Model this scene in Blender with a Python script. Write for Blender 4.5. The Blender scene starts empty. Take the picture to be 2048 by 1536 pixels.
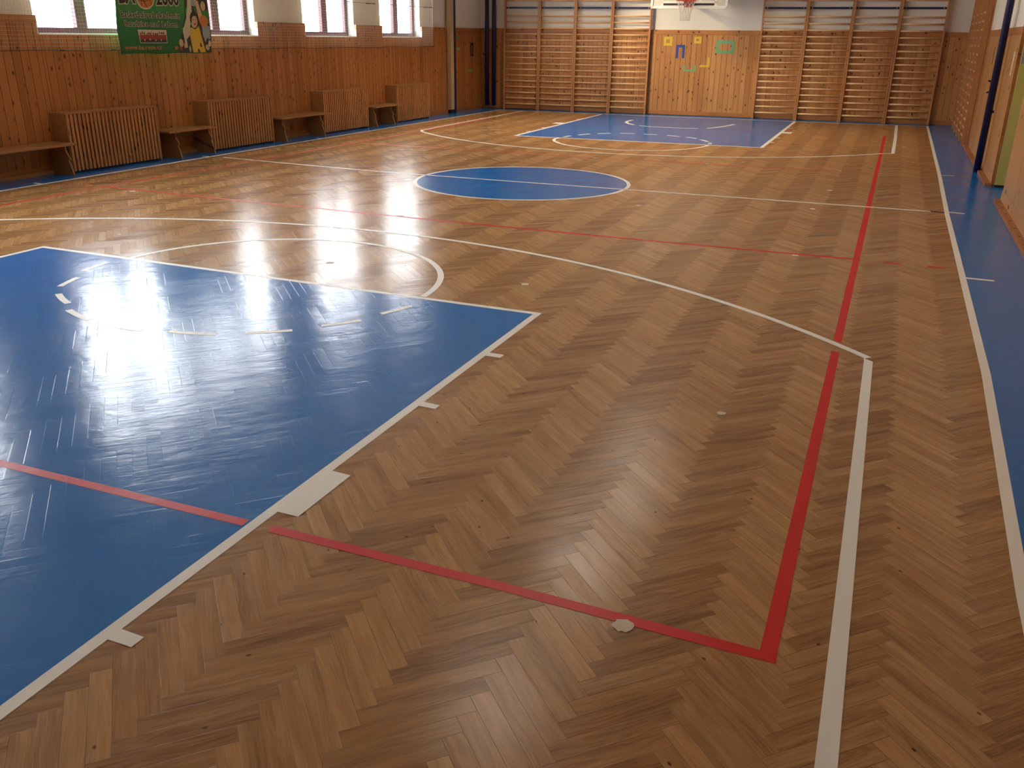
import bpy, bmesh, math, random
from mathutils import Vector, Matrix

scene = bpy.context.scene
COL = scene.collection
R = math.radians

# ------------------------------------------------------------------ camera, world, exposure
W_PX = 2048.0
F_PX = 1753.02
CAM = Vector((4.6367, -11.5025, 1.873))
YAW, PITCH, ROLL = 0.39160, -0.37684, 0.01177
fwd = Vector((-math.sin(YAW) * math.cos(PITCH), math.cos(YAW) * math.cos(PITCH), math.sin(PITCH)))
rgt = Vector((math.cos(YAW), math.sin(YAW), 0))
upv = rgt.cross(fwd)
r2 = rgt * math.cos(ROLL) + upv * math.sin(ROLL)
u2 = -rgt * math.sin(ROLL) + upv * math.cos(ROLL)
cam_data = bpy.data.cameras.new('camera')
cam_data.sensor_width = 36.0
cam_data.lens = 36.0 * F_PX / W_PX
cam_data.clip_start = 0.05
cam_data.clip_end = 300
cam = bpy.data.objects.new('camera', cam_data)
mw = Matrix.Identity(4)
for i in range(3):
    mw[i][0] = r2[i]; mw[i][1] = u2[i]; mw[i][2] = -fwd[i]; mw[i][3] = CAM[i]
cam.matrix_world = mw
COL.objects.link(cam)
scene.camera = cam

scene.view_settings.view_transform = 'Standard'
scene.view_settings.look = 'None'
scene.view_settings.gamma = 1.0
scene.view_settings.use_curve_mapping = False
scene.view_settings.exposure = 1.08

world = bpy.data.worlds.new('World')
scene.world = world
world.use_nodes = True
wn = world.node_tree
wn.nodes.clear()
wo = wn.nodes.new('ShaderNodeOutputWorld')
wb = wn.nodes.new('ShaderNodeBackground')
wb.inputs['Color'].default_value = (0.93, 0.955, 1.0, 1)
wb.inputs['Strength'].default_value = 10.0
wn.links.new(wb.outputs[0], wo.inputs[0])

# room constants (metres; x across the hall, y along it, z up)
LX, LROT = -6.25, -0.009          # window wall: origin and turn
FY, FROT = 12.46, 0.0549          # far end wall
RX = 6.05                         # right wall panelling
BACK_Y = -14.6
CEIL = 5.6
WOOD_TOP = 2.08
# windows as (s0, s1) along the window wall
WINDOWS = [(-2.13, 2.53), (3.98, 5.80), (6.87, 8.70), (-8.4, -3.75)]
SILL, HEAD = 1.845, 4.15

for i, (a, b) in enumerate(WINDOWS):   # portals only steer daylight sampling through the window openings, they emit nothing
    L = bpy.data.lights.new('window_portal', 'AREA')
    L.shape = 'RECTANGLE'; L.size = b - a; L.size_y = HEAD - SILL
    L.cycles.is_portal = True
    o = bpy.data.objects.new('window_portal', L)
    s = (a + b) / 2
    o.location = (LX - 0.42 + 0.009 * s, s, (SILL + HEAD) / 2)
    o.rotation_euler = (R(90), 0, R(-90) + LROT)
    COL.objects.link(o)
# sun high on the far side of the building: lights the house and yard across the street, not the hall
sun_data = bpy.data.lights.new('sun', 'SUN')
sun_data.energy = 22.0
sun_data.angle = R(0.6)
sun_data.color = (1.0, 0.93, 0.82)
sun = bpy.data.objects.new('sun', sun_data)
sun.rotation_euler = (R(10), R(48), 0)
COL.objects.link(sun)

try:
    scene.cycles.sample_clamp_indirect = 8.0
    scene.cycles.max_bounces = 12
    scene.cycles.diffuse_bounces = 6
    scene.cycles.transparent_max_bounces = 16
except Exception:
    pass

# ------------------------------------------------------------------ node helpers
def new_mat(name):
    m = bpy.data.materials.new(name)
    m.use_nodes = True
    nt = m.node_tree
    nt.nodes.clear()
    out = nt.nodes.new('ShaderNodeOutputMaterial')
    b = nt.nodes.new('ShaderNodeBsdfPrincipled')
    nt.links.new(b.outputs[0], out.inputs[0])
    return m, nt, b

class N:
    """small shorthand around a node tree"""
    def __init__(s, nt): s.nt = nt
    def put(s, sock, v):
        if hasattr(v, 'is_linked'): s.nt.links.new(v, sock)
        else: sock.default_value = v
    def m(s, op, a, b=None, c=None, clamp=False):
        n = s.nt.nodes.new('ShaderNodeMath'); n.operation = op; n.use_clamp = clamp
        s.put(n.inputs[0], a)
        if b is not None: s.put(n.inputs[1], b)
        if c is not None: s.put(n.inputs[2], c)
        return n.outputs[0]
    def xyz(s, x, y, z):
        n = s.nt.nodes.new('ShaderNodeCombineXYZ')
        for i, v in enumerate((x, y, z)): s.put(n.inputs[i], v)
        return n.outputs[0]
    def sep(s, v):
        n = s.nt.nodes.new('ShaderNodeSeparateXYZ'); s.put(n.inputs[0], v); return n.outputs
    def noise(s, vec, scale, detail=2, rough=0.5, dist=0.0, col=False):
        n = s.nt.nodes.new('ShaderNodeTexNoise')
        s.put(n.inputs['Vector'], vec)
        n.inputs['Scale'].default_value = scale; n.inputs['Detail'].default_value = detail
        n.inputs['Roughness'].default_value = rough; n.inputs['Distortion'].default_value = dist
        return n.outputs[1 if col else 0]
    def white(s, vec):
        n = s.nt.nodes.new('ShaderNodeTexWhiteNoise'); n.noise_dimensions = '3D'
        s.put(n.inputs['Vector'], vec); return n.outputs[0], n.outputs[1]
    def ramp(s, f, stops, interp='LINEAR'):
        n = s.nt.nodes.new('ShaderNodeValToRGB'); s.put(n.inputs[0], f)
        cr = n.color_ramp; cr.interpolation = interp
        while len(cr.elements) > len(stops): cr.elements.remove(cr.elements[-1])
        while len(cr.elements) < len(stops): cr.elements.new(0.5)
        for e, (p, c) in zip(cr.elements, stops):
            e.position = p; e.color = (*c, 1) if len(c) == 3 else c
        return n.outputs[0]
    def rng(s, f, a, b, c, d, smooth=False):
        n = s.nt.nodes.new('ShaderNodeMapRange'); s.put(n.inputs[0], f)
        if smooth: n.interpolation_type = 'SMOOTHSTEP'
        for i, v in enumerate((a, b, c, d)): s.put(n.inputs[i + 1], v)
        return n.outputs[0]
    def mix(s, f, a, b, mode='MIX'):
        n = s.nt.nodes.new('ShaderNodeMix'); n.data_type = 'RGBA'; n.blend_type = mode
        s.put(n.inputs[0], f); s.put(n.inputs[6], a); s.put(n.inputs[7], b); return n.outputs[2]
    def bump(s, h, strength, dist, normal=None):
        n = s.nt.nodes.new('ShaderNodeBump'); s.put(n.inputs['Height'], h)
        n.inputs['Strength'].default_value = strength; n.inputs['Distance'].default_value = dist
        if normal is not None: s.put(n.inputs['Normal'], normal)
        return n.outputs[0]
    def geo(s): return s.nt.nodes.new('ShaderNodeNewGeometry').outputs['Position']
    def obj(s): return s.nt.nodes.new('ShaderNodeTexCoord').outputs['Object']

def rgb(h):
    v = [int(h[i:i + 2], 16) / 255 for i in (0, 2, 4)]
    return tuple(c / 12.92 if c < 0.04045 else ((c + 0.055) / 1.055) ** 2.4 for c in v) + (1.0,)

PW = 0.0672        # parquet stave width; staves are six widths long
def herringbone(k):
    """returns dict of sockets: random a, random b, orientation, edge distance (m), along (m), across (m)"""
    p = k.sep(k.geo())
    x = k.m('SUBTRACT', p[0], 0.0525); y = k.m('ADD', p[1], 0.0195)
    c = 1 / (math.sqrt(2) * PW)
    u = k.m('MULTIPLY', k.m('ADD', x, y), c)
    v = k.m('MULTIPLY', k.m('SUBTRACT', y, x), c)
    i = k.m('FLOOR', u); j = k.m('FLOOR', v)
    mm = k.m('FLOORED_MODULO', k.m('ADD', k.m('SUBTRACT', i, j), 0.25), 12.0)
    mm = k.m('FLOOR', mm)
    vert = k.m('GREATER_THAN', mm, 5.5)
    hor = k.m('SUBTRACT', 1.0, vert)
    # horizontal stave start i-m ; vertical stave start j-(11-m)
    ih = k.m('SUBTRACT', i, mm)
    jv = k.m('SUBTRACT', j, k.m('SUBTRACT', 11.0, mm))
    idx = k.m('ADD', k.m('MULTIPLY', ih, hor), k.m('MULTIPLY', i, vert))
    idy = k.m('ADD', k.m('MULTIPLY', j, hor), k.m('MULTIPLY', jv, vert))
    du = k.m('SUBTRACT', u, idx); dv = k.m('SUBTRACT', v, idy)
    a = k.m('ADD', k.m('MULTIPLY', du, hor), k.m('MULTIPLY', dv, vert))     # 0..6
    b = k.m('ADD', k.m('MULTIPLY', dv, hor), k.m('MULTIPLY', du, vert))     # 0..1
    e = k.m('MINIMUM', k.m('MINIMUM', b, k.m('SUBTRACT', 1.0, b)), k.m('MINIMUM', a, k.m('SUBTRACT', 6.0, a)))
    e = k.m('MULTIPLY', e, PW)
    r, rc = k.white(k.xyz(k.m('ADD', idx, 0.31), k.m('ADD', idy, 0.17), vert))
    rs = k.sep(rc)
    return dict(r=r, r1=rs[0], r2=rs[1], r3=rs[2], vert=vert, e=e, a=k.m('MULTIPLY', a, PW), b=k.m('MULTIPLY', b, PW))

def mat_parquet():
    m, nt, bs = new_mat('parquet_oak'); k = N(nt)
    h = herringbone(k)
    off = k.m('MULTIPLY', h['r1'], 37.0); off2 = k.m('MULTIPLY', h['r2'], 53.0)
    warp = k.noise(k.xyz(k.m('MULTIPLY', h['a'], 2.2), k.m('ADD', h['b'], off), off2), 1.6, 1)
    bb = k.m('ADD', h['b'], k.m('MULTIPLY', warp, 0.04))
    fine = k.noise(k.xyz(k.m('MULTIPLY', h['a'], 6.0), k.m('MULTIPLY', bb, 170.0), off), 1.0, 4, 0.62)
    broad = k.noise(k.xyz(k.m('MULTIPLY', h['a'], 2.0), k.m('MULTIPLY', bb, 26.0), off2), 1.0, 3, 0.6)
    rings = k.m('SINE', k.m('MULTIPLY', k.noise(k.xyz(k.m('MULTIPLY', h['a'], 2.4), k.m('MULTIPLY', bb, 15.0), off), 1.0, 1.5, 0.5), 60.0))
    rings = k.m('MULTIPLY', rings, k.rng(h['r3'], 0.55, 0.9, 0.0, 0.5))
    tone = k.m('ADD', k.m('MULTIPLY', k.m('SUBTRACT', h['r'], 0.5), 0.20), 0.5)
    tone = k.m('ADD', tone, k.m('MULTIPLY', k.m('SUBTRACT', broad, 0.5), 0.75))
    tone = k.m('ADD', tone, k.m('MULTIPLY', k.m('SUBTRACT', fine, 0.5), 0.6))
    tone = k.m('ADD', tone, k.m('MULTIPLY', rings, 0.10))
    # direction-dependent sheen of the staves, put into the colour as lighter and darker columns
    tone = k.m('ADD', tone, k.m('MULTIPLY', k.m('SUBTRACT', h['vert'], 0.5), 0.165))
    col = k.ramp(tone, [(0.0, (0.10, 0.042, 0.014)), (0.30, (0.28, 0.140, 0.052)), (0.55, (0.42, 0.230, 0.092)),
                        (0.8, (0.53, 0.310, 0.132)), (1.0, (0.62, 0.39, 0.18))])
    # warm / grey drift per stave
    col = k.mix(k.m('MULTIPLY', h['r2'], 0.30), col, k.mix(1.0, col, (1.08, 0.90, 0.72, 1), 'MULTIPLY'))
    # knots
    vo = nt.nodes.new('ShaderNodeTexVoronoi'); vo.feature = 'F1'; vo.voronoi_dimensions = '2D'; vo.inputs['Scale'].default_value = 1.0
    k.put(vo.inputs['Vector'], k.xyz(k.m('ADD', k.m('MULTIPLY', h['a'], 8.0), off2), k.m('ADD', k.m('MULTIPLY', h['b'], 14.0), off), 0.0))
    vr = k.sep(vo.outputs['Color'])
    kn = k.rng(vo.outputs['Distance'], 0.03, 0.10, 1.0, 0.0, True)
    kn = k.m('MULTIPLY', kn, k.m('GREATER_THAN', vr[0], 0.955))
    col = k.mix(k.m('MULTIPLY', kn, 0.85), col, (0.035, 0.015, 0.007, 1))
    gap = k.rng(h['e'], 0.0002, 0.0011, 1.0, 0.0, True)
    gap = k.m('MULTIPLY', gap, k.rng(h['r1'], 0.15, 0.9, 0.25, 0.95))
    col = k.mix(gap, col, (0.030, 0.014, 0.006, 1))
    k.put(bs.inputs['Base Color'], col)
    p = k.geo()
    smear = k.noise(p, 1.3, 3, 0.55)
    ro = k.m('ADD', 0.225, k.m('MULTIPLY', k.m('SUBTRACT', h['r3'], 0.5), 0.06))
    ro = k.m('ADD', ro, k.m('MULTIPLY', k.m('SUBTRACT', smear, 0.5), 0.12))
    k.put(bs.inputs['Roughness'], ro)
    bs.inputs['IOR'].default_value = 1.47
    bs.inputs['Specular IOR Level'].default_value = 0.29
    # every stave lies a hair out of level, its faces slightly cupped
    tilt = k.m('ADD', k.m('MULTIPLY', k.m('MULTIPLY', h['a'], k.m('SUBTRACT', h['r1'], 0.5)), 0.0035),
               k.m('MULTIPLY', k.m('MULTIPLY', h['b'], k.m('SUBTRACT', h['r2'], 0.5)), 0.009))
    hh = k.m('ADD', tilt, k.m('MULTIPLY', gap, -0.0004))
    hh = k.m('ADD', hh, k.m('MULTIPLY', fine, 0.00010))
    hh = k.m('ADD', hh, k.m('MULTIPLY', k.noise(p, 2.6, 2), 0.0016))
    hh = k.m('ADD', hh, k.m('MULTIPLY', k.noise(p, 11.0, 2), 0.00022))
    k.put(bs.inputs['Normal'], k.bump(hh, 1.0, 1.0))
    return m

def mat_floor_paint(name, c, rough=0.26, grooves=1.0, variation=0.10):
    m, nt, bs = new_mat(name); k = N(nt)
    h = herringbone(k)
    p = k.geo()
    n1 = k.noise(p, 1.1, 3, 0.55); n2 = k.noise(p, 38.0, 2)
    f = k.m('ADD', k.m('MULTIPLY', k.m('SUBTRACT', n1, 0.5), variation * 2), k.m('MULTIPLY', k.m('SUBTRACT', n2, 0.5), variation * 0.6))
    col = k.mix(k.m('ADD', 0.5, f, clamp=True), tuple(v * 0.82 for v in c[:3]) + (1,), tuple(min(1, v * 1.18) for v in c[:3]) + (1,))
    # open joints of the staves show through the paint here and there
    seam = k.rng(h['e'], 0.0004, 0.0013, 1.0, 0.0, True)
    seam = k.m('MULTIPLY', seam, k.rng(k.noise(k.xyz(k.m('MULTIPLY', h['a'], 9.0), h['r1'], h['r2']), 3.0, 1), 0.52, 0.62, 0.0, 1.0))
    seam = k.m('MULTIPLY', seam, k.m('GREATER_THAN', h['r3'], 0.72))
    dark = k.mix(0.6, col, (0.01, 0.015, 0.02, 1))
    col = k.mix(k.m('MULTIPLY', seam, 0.55 * grooves), col, dark)
    k.put(bs.inputs['Base Color'], col)
    k.put(bs.inputs['Roughness'], k.m('ADD', rough - 0.04, k.m('MULTIPLY', k.noise(p, 2.1, 3), 0.08)))
    bs.inputs['IOR'].default_value = 1.5
    bs.inputs['Specular IOR Level'].default_value = 0.31
    wavy = k.noise(k.m('MULTIPLY', 1.0, 1.0) if False else p, 2.4, 2)
    # rolled paint: short streaky ripples
    pr = k.sep(p)
    st = k.noise(k.xyz(k.m('MULTIPLY', k.m('ADD', pr[0], pr[1]), 5.0), k.m('MULTIPLY', k.m('SUBTRACT', pr[1], pr[0]), 24.0), 0.0), 1.0, 4, 0.6, 0.6)
    tilt = k.m('ADD', k.m('MULTIPLY', k.m('MULTIPLY', h['a'], k.m('SUBTRACT', h['r1'], 0.5)), 0.006),
               k.m('MULTIPLY', k.m('MULTIPLY', h['b'], k.m('SUBTRACT', h['r2'], 0.5)), 0.016))
    lip = k.rng(h['e'], 0.0, 0.003, 1.0, 0.0, True)
    hh = k.m('ADD', tilt, k.m('MULTIPLY', lip, k.m('MULTIPLY', k.m('SUBTRACT', h['r3'], 0.7), 0.0004 * grooves)))
    hh = k.m('ADD', hh, k.m('MULTIPLY', wavy, 0.0026))
    hh = k.m('ADD', hh, k.m('MULTIPLY', st, 0.0008))
    hh = k.m('ADD', hh, k.m('MULTIPLY', k.noise(p, 9.0, 2, 0.5, 0.5), 0.0011))
    hh = k.m('ADD', hh, k.m('MULTIPLY', k.noise(p, 90.0, 2), 0.00005))
    k.put(bs.inputs['Normal'], k.bump(hh, 1.0, 1.0))
    return m

def mat_pine(name, c_lo, c_mid, c_hi, pitch=0.13, axis=1, rough=0.34, knots=True, upright=True, vary=0.30):
    """varnished pine; boards of width `pitch` counted along object axis `axis`, grain upright (z) or along that axis"""
    m, nt, bs = new_mat(name); k = N(nt)
    p = k.sep(k.obj())
    s, z = p[axis], p[2]
    other = p[1 - axis]
    if not upright: s, z = z, s
    board = k.m('FLOOR', k.m('DIVIDE', s, pitch))
    r, rc = k.white(k.xyz(board, 3.7, 1.3)); rs = k.sep(rc)
    off = k.m('MULTIPLY', rs[0], 31.0)
    q = k.m('ADD', s, k.m('MULTIPLY', other, 1.0))
    warp = k.noise(k.xyz(k.m('MULTIPLY', z, 1.3), off, s), 1.5, 1)
    g = k.noise(k.xyz(k.m('ADD', k.m('MULTIPLY', q, 60.0), k.m('MULTIPLY', warp, 4.0)), k.m('MULTIPLY', z, 1.6), off), 1.0, 4, 0.6)
    g2 = k.noise(k.xyz(k.m('MULTIPLY', q, 8.0), k.m('MULTIPLY', z, 0.9), off), 1.0, 2)
    t = k.m('ADD', 0.5, k.m('MULTIPLY', k.m('SUBTRACT', r, 0.5), vary))
    t = k.m('ADD', t, k.m('MULTIPLY', k.m('SUBTRACT', g, 0.5), 0.55))
    t = k.m('ADD', t, k.m('MULTIPLY', k.m('SUBTRACT', g2, 0.5), 0.45))
    col = k.ramp(t, [(0.08, c_lo), (0.5, c_mid), (0.92, c_hi)])
    if knots:
        vo = nt.nodes.new('ShaderNodeTexVoronoi'); vo.feature = 'F1'; vo.voronoi_dimensions = '2D'; vo.inputs['Scale'].default_value = 1.0
        wob = k.m('MULTIPLY', k.m('SUBTRACT', k.noise(k.obj(), 30.0, 1), 0.5), 0.25)
        k.put(vo.inputs['Vector'], k.xyz(k.m('ADD', k.m('MULTIPLY', k.m('ADD', s, k.m('MULTIPLY', other, 0.37)), 1 / (pitch * 0.95)), wob), k.m('ADD', k.m('MULTIPLY', z, 5.2), off), 0.0))
        vr = k.sep(vo.outputs['Color'])
        size = k.rng(vr[1], 0.0, 1.0, 0.06, 0.15)
        kn = k.m('LESS_THAN', vo.outputs['Distance'], size)
        kn = k.m('MULTIPLY', k.rng(k.m('SUBTRACT', vo.outputs['Distance'], size), -0.03, 0.02, 1.0, 0.0, True), k.m('GREATER_THAN', vr[0], 0.68))
        halo = k.m('MULTIPLY', k.rng(vo.outputs['Distance'], 0.05, 0.30, 0.45, 0.0, True), k.m('GREATER_THAN', vr[0], 0.68))
        col = k.mix(halo, col, tuple(v * 0.75 for v in c_lo[:3]) + (1,))
        col = k.mix(k.m('MULTIPLY', kn, 0.9), col, (0.055, 0.014, 0.005, 1))
    k.put(bs.inputs['Base Color'], col)
    bs.inputs['Roughness'].default_value = rough
    k.put(bs.inputs['Normal'], k.bump(g, 0.25, 0.0008))
    return m

def mat_plain(name, c, rough=0.5, metal=0.0, bump=0.0, scale=40.0, var=0.06):
    m, nt, bs = new_mat(name); k = N(nt)
    n = k.noise(k.obj(), scale, 3)
    col = k.mix(n, tuple(v * (1 - var) for v in c[:3]) + (1,), tuple(min(1, v * (1 + var)) for v in c[:3]) + (1,))
    k.put(bs.inputs['Base Color'], col)
    bs.inputs['Roughness'].default_value = rough
    bs.inputs['Metallic'].default_value = metal
    if bump: k.put(bs.inputs['Normal'], k.bump(n, bump, 0.004))
    return m

def mat_glass():
    m = bpy.data.materials.new('window_glass'); m.use_nodes = True
    nt = m.node_tree; nt.nodes.clear(); k = N(nt)
    out = nt.nodes.new('ShaderNodeOutputMaterial'); mx = nt.nodes.new('ShaderNodeMixShader')
    tr = nt.nodes.new('ShaderNodeBsdfTransparent'); tr.inputs[0].default_value = (0.97, 0.985, 0.98, 1)
    gl = nt.nodes.new('ShaderNodeBsdfGlossy'); gl.inputs['Roughness'].default_value = 0.02
    fr = nt.nodes.new('ShaderNodeLayerWeight'); fr.inputs[0].default_value = 0.5
    n = k.noise(k.obj(), 2.0, 1)
    k.put(fr.inputs['Normal'], k.bump(n, 0.05, 0.01))
    k.put(mx.inputs[0], k.m('ADD', 0.03, k.m('MULTIPLY', k.m('POWER', fr.outputs['Facing'], 5.0), 0.8))); nt.links.new(tr.outputs[0], mx.inputs[1]); nt.links.new(gl.outputs[0], mx.inputs[2])
    nt.links.new(mx.outputs[0], out.inputs[0])
    return m

P_LO, P_MID, P_HI = (0.22, 0.068, 0.016), (0.40, 0.150, 0.040), (0.52, 0.225, 0.070)
M = {}
M['parquet'] = mat_parquet()
M['blue_floor'] = mat_floor_paint('blue_floor_paint', rgb('0f70bd'), rough=0.19)
M['white_line'] = mat_floor_paint('white_line_paint', (0.88, 0.84, 0.77, 1), rough=0.34, grooves=0.3, variation=0.04)
M['red_line'] = mat_floor_paint('red_line_paint', (0.62, 0.010, 0.010, 1), rough=0.36, grooves=0.3, variation=0.06)
M['faded_red'] = mat_floor_paint('faded_red_paint', (0.22, 0.09, 0.20, 1), rough=0.28, grooves=0.3)
M['worn'] = mat_floor_paint('worn_white_paint', (0.62, 0.52, 0.40, 1), rough=0.45, grooves=0.4, variation=0.2)
M['pine_y'] = mat_pine('pine_panelling', P_LO, P_MID, P_HI, axis=1)
M['pine_x'] = mat_pine('pine_panelling_end_wall', (0.30, 0.115, 0.032), (0.50, 0.225, 0.072), (0.62, 0.32, 0.12), axis=0, vary=0.36)
M['pine_rail_y'] = mat_pine('pine_rail', P_LO, (0.34, 0.118, 0.030), P_HI, axis=1, pitch=0.2, upright=False)
M['pine_rail_x'] = mat_pine('pine_rail_end_wall', P_LO, (0.42, 0.165, 0.046), P_HI, axis=0, pitch=0.2, upright=False)
M['slat'] = mat_pine('slat_wood', (0.27, 0.105, 0.034), (0.46, 0.205, 0.070), (0.58, 0.29, 0.115), pitch=0.068, axis=1, rough=0.42)
M['bench'] = mat_pine('bench_wood', (0.20, 0.085, 0.028), (0.33, 0.155, 0.055), (0.42, 0.21, 0.085), pitch=0.3, axis=1, rough=0.36, upright=False)
M['bars'] = mat_pine('wall_bar_post_wood', (0.36, 0.145, 0.045), (0.50, 0.225, 0.08), (0.60, 0.30, 0.12), pitch=0.045, axis=0, rough=0.35, knots=False)
M['rung'] = mat_pine('wall_bar_rung_wood', (0.55, 0.28, 0.12), (0.70, 0.42, 0.20), (0.80, 0.52, 0.28), pitch=0.15, axis=0, rough=0.35, knots=False, upright=False)
M['plywood'] = mat_pine('pale_board', (0.36, 0.165, 0.055), (0.47, 0.235, 0.085), (0.55, 0.30, 0.125), pitch=0.55, axis=1, rough=0.32)
M['plaster'] = mat_plain('white_plaster', (0.74, 0.70, 0.62, 1), 0.85, bump=0.15, scale=60)
M['ceiling'] = mat_plain('ceiling_paint', (0.78, 0.75, 0.69, 1), 0.9, bump=0.1, scale=30)
M['reveal'] = mat_plain('white_reveal', (0.86, 0.86, 0.84, 1), 0.6, scale=10)
M['frame'] = mat_plain('maroon_window_paint', (0.085, 0.022, 0.035, 1), 0.4, scale=20, var=0.2)
M['navy'] = mat_plain('navy_steel', (0.006, 0.007, 0.055, 1), 0.35, scale=20, var=0.2)
M['net'] = mat_plain('net_cord', (0.62, 0.55, 0.42, 1), 0.8, scale=80)
M['cable'] = mat_plain('dark_cable', (0.05, 0.035, 0.025, 1), 0.5, scale=60)
M['beige'] = mat_plain('beige_padding', (0.50, 0.36, 0.20, 1), 0.55, scale=12, var=0.12)
M['black'] = mat_plain('black_rubber', (0.012, 0.011, 0.012, 1), 0.5, scale=30)
M['yellow'] = mat_plain('yellow_door_paint', (0.50, 0.40, 0.10, 1), 0.45, scale=8, var=0.05)
M['steel'] = mat_plain('brushed_steel', (0.45, 0.44, 0.42, 1), 0.35, 0.9, scale=60)
M['white_metal'] = mat_plain('white_metal', (0.80, 0.78, 0.72, 1), 0.4, scale=20)
M['board'] = mat_plain('backboard_white', (0.82, 0.79, 0.72, 1), 0.35, scale=10)
M['board_grey'] = mat_plain('backboard_panel', (0.60, 0.56, 0.50, 1), 0.25, scale=10)
M['dark_line'] = mat_plain('backboard_line', (0.03, 0.02, 0.03, 1), 0.4)
M['rim'] = mat_plain('orange_rim', (0.80, 0.09, 0.02, 1), 0.35)
M['rim_dark'] = mat_plain('red_bracket', (0.35, 0.02, 0.03, 1), 0.4)
M['netcord'] = mat_plain('basket_net_cord', (0.70, 0.62, 0.52, 1), 0.7)
M['tape_blue'] = mat_plain('blue_tape', (0.03, 0.055, 0.26, 1), 0.5)
M['tape_green'] = mat_plain('green_tape', (0.16, 0.36, 0.17, 1), 0.55)
M['tape_yellow'] = mat_plain('yellow_tape', (0.62, 0.42, 0.03, 1), 0.55)
M['tape_olive'] = mat_plain('olive_tape', (0.20, 0.22, 0.07, 1), 0.55)
M['glass'] = mat_glass()
M['facade'] = mat_plain('yellow_facade', (0.80, 0.70, 0.40, 1), 0.9, scale=2)
M['roof'] = mat_plain('roof_tiles', (0.35, 0.12, 0.07, 1), 0.8, scale=6, var=0.3)
M['paving'] = mat_plain('grey_paving', (0.45, 0.44, 0.42, 1), 0.9, scale=3, var=0.15)
M['house_glass'] = mat_plain('dark_pane', (0.10, 0.11, 0.12, 1), 0.1)

# ------------------------------------------------------------------ mesh helpers
class MB:
    def __init__(s): s.v = []; s.f = []
    def add(s, vs, fs):
        n = len(s.v); s.v += [tuple(v) for v in vs]; s.f += [tuple(i + n for i in f) for f in fs]; return s
    def box(s, x0, x1, y0, y1, z0, z1):
        vs = [(x, y, z) for z in (z0, z1) for y in (y0, y1) for x in (x0, x1)]
        return s.add(vs, [(0, 2, 3, 1), (4, 5, 7, 6), (0, 1, 5, 4), (2, 6, 7, 3), (0, 4, 6, 2), (1, 3, 7, 5)])
    def bbox(s, x0, x1, y0, y1, z0, z1, b=0.004):
        """box with bevelled edges"""
        bm = bmesh.new(); bmesh.ops.create_cube(bm, size=1)
        for v in bm.verts:
            v.co = Vector(((x0 + x1) / 2 + v.co.x * (x1 - x0), (y0 + y1) / 2 + v.co.y * (y1 - y0), (z0 + z1) / 2 + v.co.z * (z1 - z0)))
        b = min(b, abs(x1 - x0) * 0.4, abs(y1 - y0) * 0.4, abs(z1 - z0) * 0.4)
        bmesh.ops.bevel(bm, geom=bm.edges[:], offset=b, segments=2, affect='EDGES', profile=0.7)
        return s.bm(bm)
    def bm(s, bm, mat=None):
        if mat is not None: bm.transform(mat)
        bm.verts.index_update(); bm.verts.ensure_lookup_table()
        s.add([v.co[:] for v in bm.verts], [[v.index for v in f.verts] for f in bm.faces]); bm.free(); return s
    def tube(s, pts, r, n=8, closed=False, cap=True, ry=None):
        pts = [Vector(p) for p in pts]; L = len(pts); base = len(s.v)
        prev = None
        for i, p in enumerate(pts):
            a = pts[(i - 1) % L] if (closed or i > 0) else p
            b = pts[(i + 1) % L] if (closed or i < L - 1) else p
            t = (b - a).normalized()
            if prev is None:
                ref = Vector((0, 0, 1)) if abs(t.z) < 0.9 else Vector((1, 0, 0))
                nx = t.cross(ref).normalized()
            else:
                nx = (prev - t * prev.dot(t)).normalized()
            prev = nx; ny = t.cross(nx)
            rr = r[i] if isinstance(r, (list, tuple)) else r
            r_y = rr if ry is None else ry
            for q in range(n):
                th = 2 * math.pi * q / n
                s.v.append(tuple(p + nx * rr * math.cos(th) + ny * r_y * math.sin(th)))
        for i in range(L if closed else L - 1):
            for q in range(n):
                a = base + i * n + q; b = base + i * n + (q + 1) % n
                c = base + ((i + 1) % L) * n + (q + 1) % n; d = base + ((i + 1) % L) * n + q
                s.f.append((a, b, c, d))
        if cap and not closed:
            s.f.append(tuple(base + q for q in range(n))[::-1])
            s.f.append(tuple(base + (L - 1) * n + q for q in range(n)))
        return s
    def prism(s, poly, a0, a1, axis='y'):
        """extrude a 2D polygon along an axis; poly in the two other axes (x,z) / (y,z) / (x,y)"""
        n = len(poly); vs = []
        for a in (a0, a1):
            for (p, q) in poly:
                vs.append({'y': (p, a, q), 'x': (a, p, q), 'z': (p, q, a)}[axis])
        fs = [tuple(range(n)), tuple(range(n, 2 * n))[::-1]] + [(i, n + i, n + (i + 1) % n, (i + 1) % n) for i in range(n)]
        return s.add(vs, fs)
    def build(s, name, mat, parent=None, smooth=False):
        me = bpy.data.meshes.new(name); me.from_pydata(s.v, [], s.f); me.validate(); me.update()
        bm = bmesh.new(); bm.from_mesh(me); bmesh.ops.recalc_face_normals(bm, faces=bm.faces[:]); bm.to_mesh(me); bm.free()
        me.materials.append(M[mat] if isinstance(mat, str) else mat)
        if smooth:
            for p in me.polygons: p.use_smooth = True
        o = bpy.data.objects.new(name, me); COL.objects.link(o)
        if parent is not None: o.parent = parent
        return o

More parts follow.
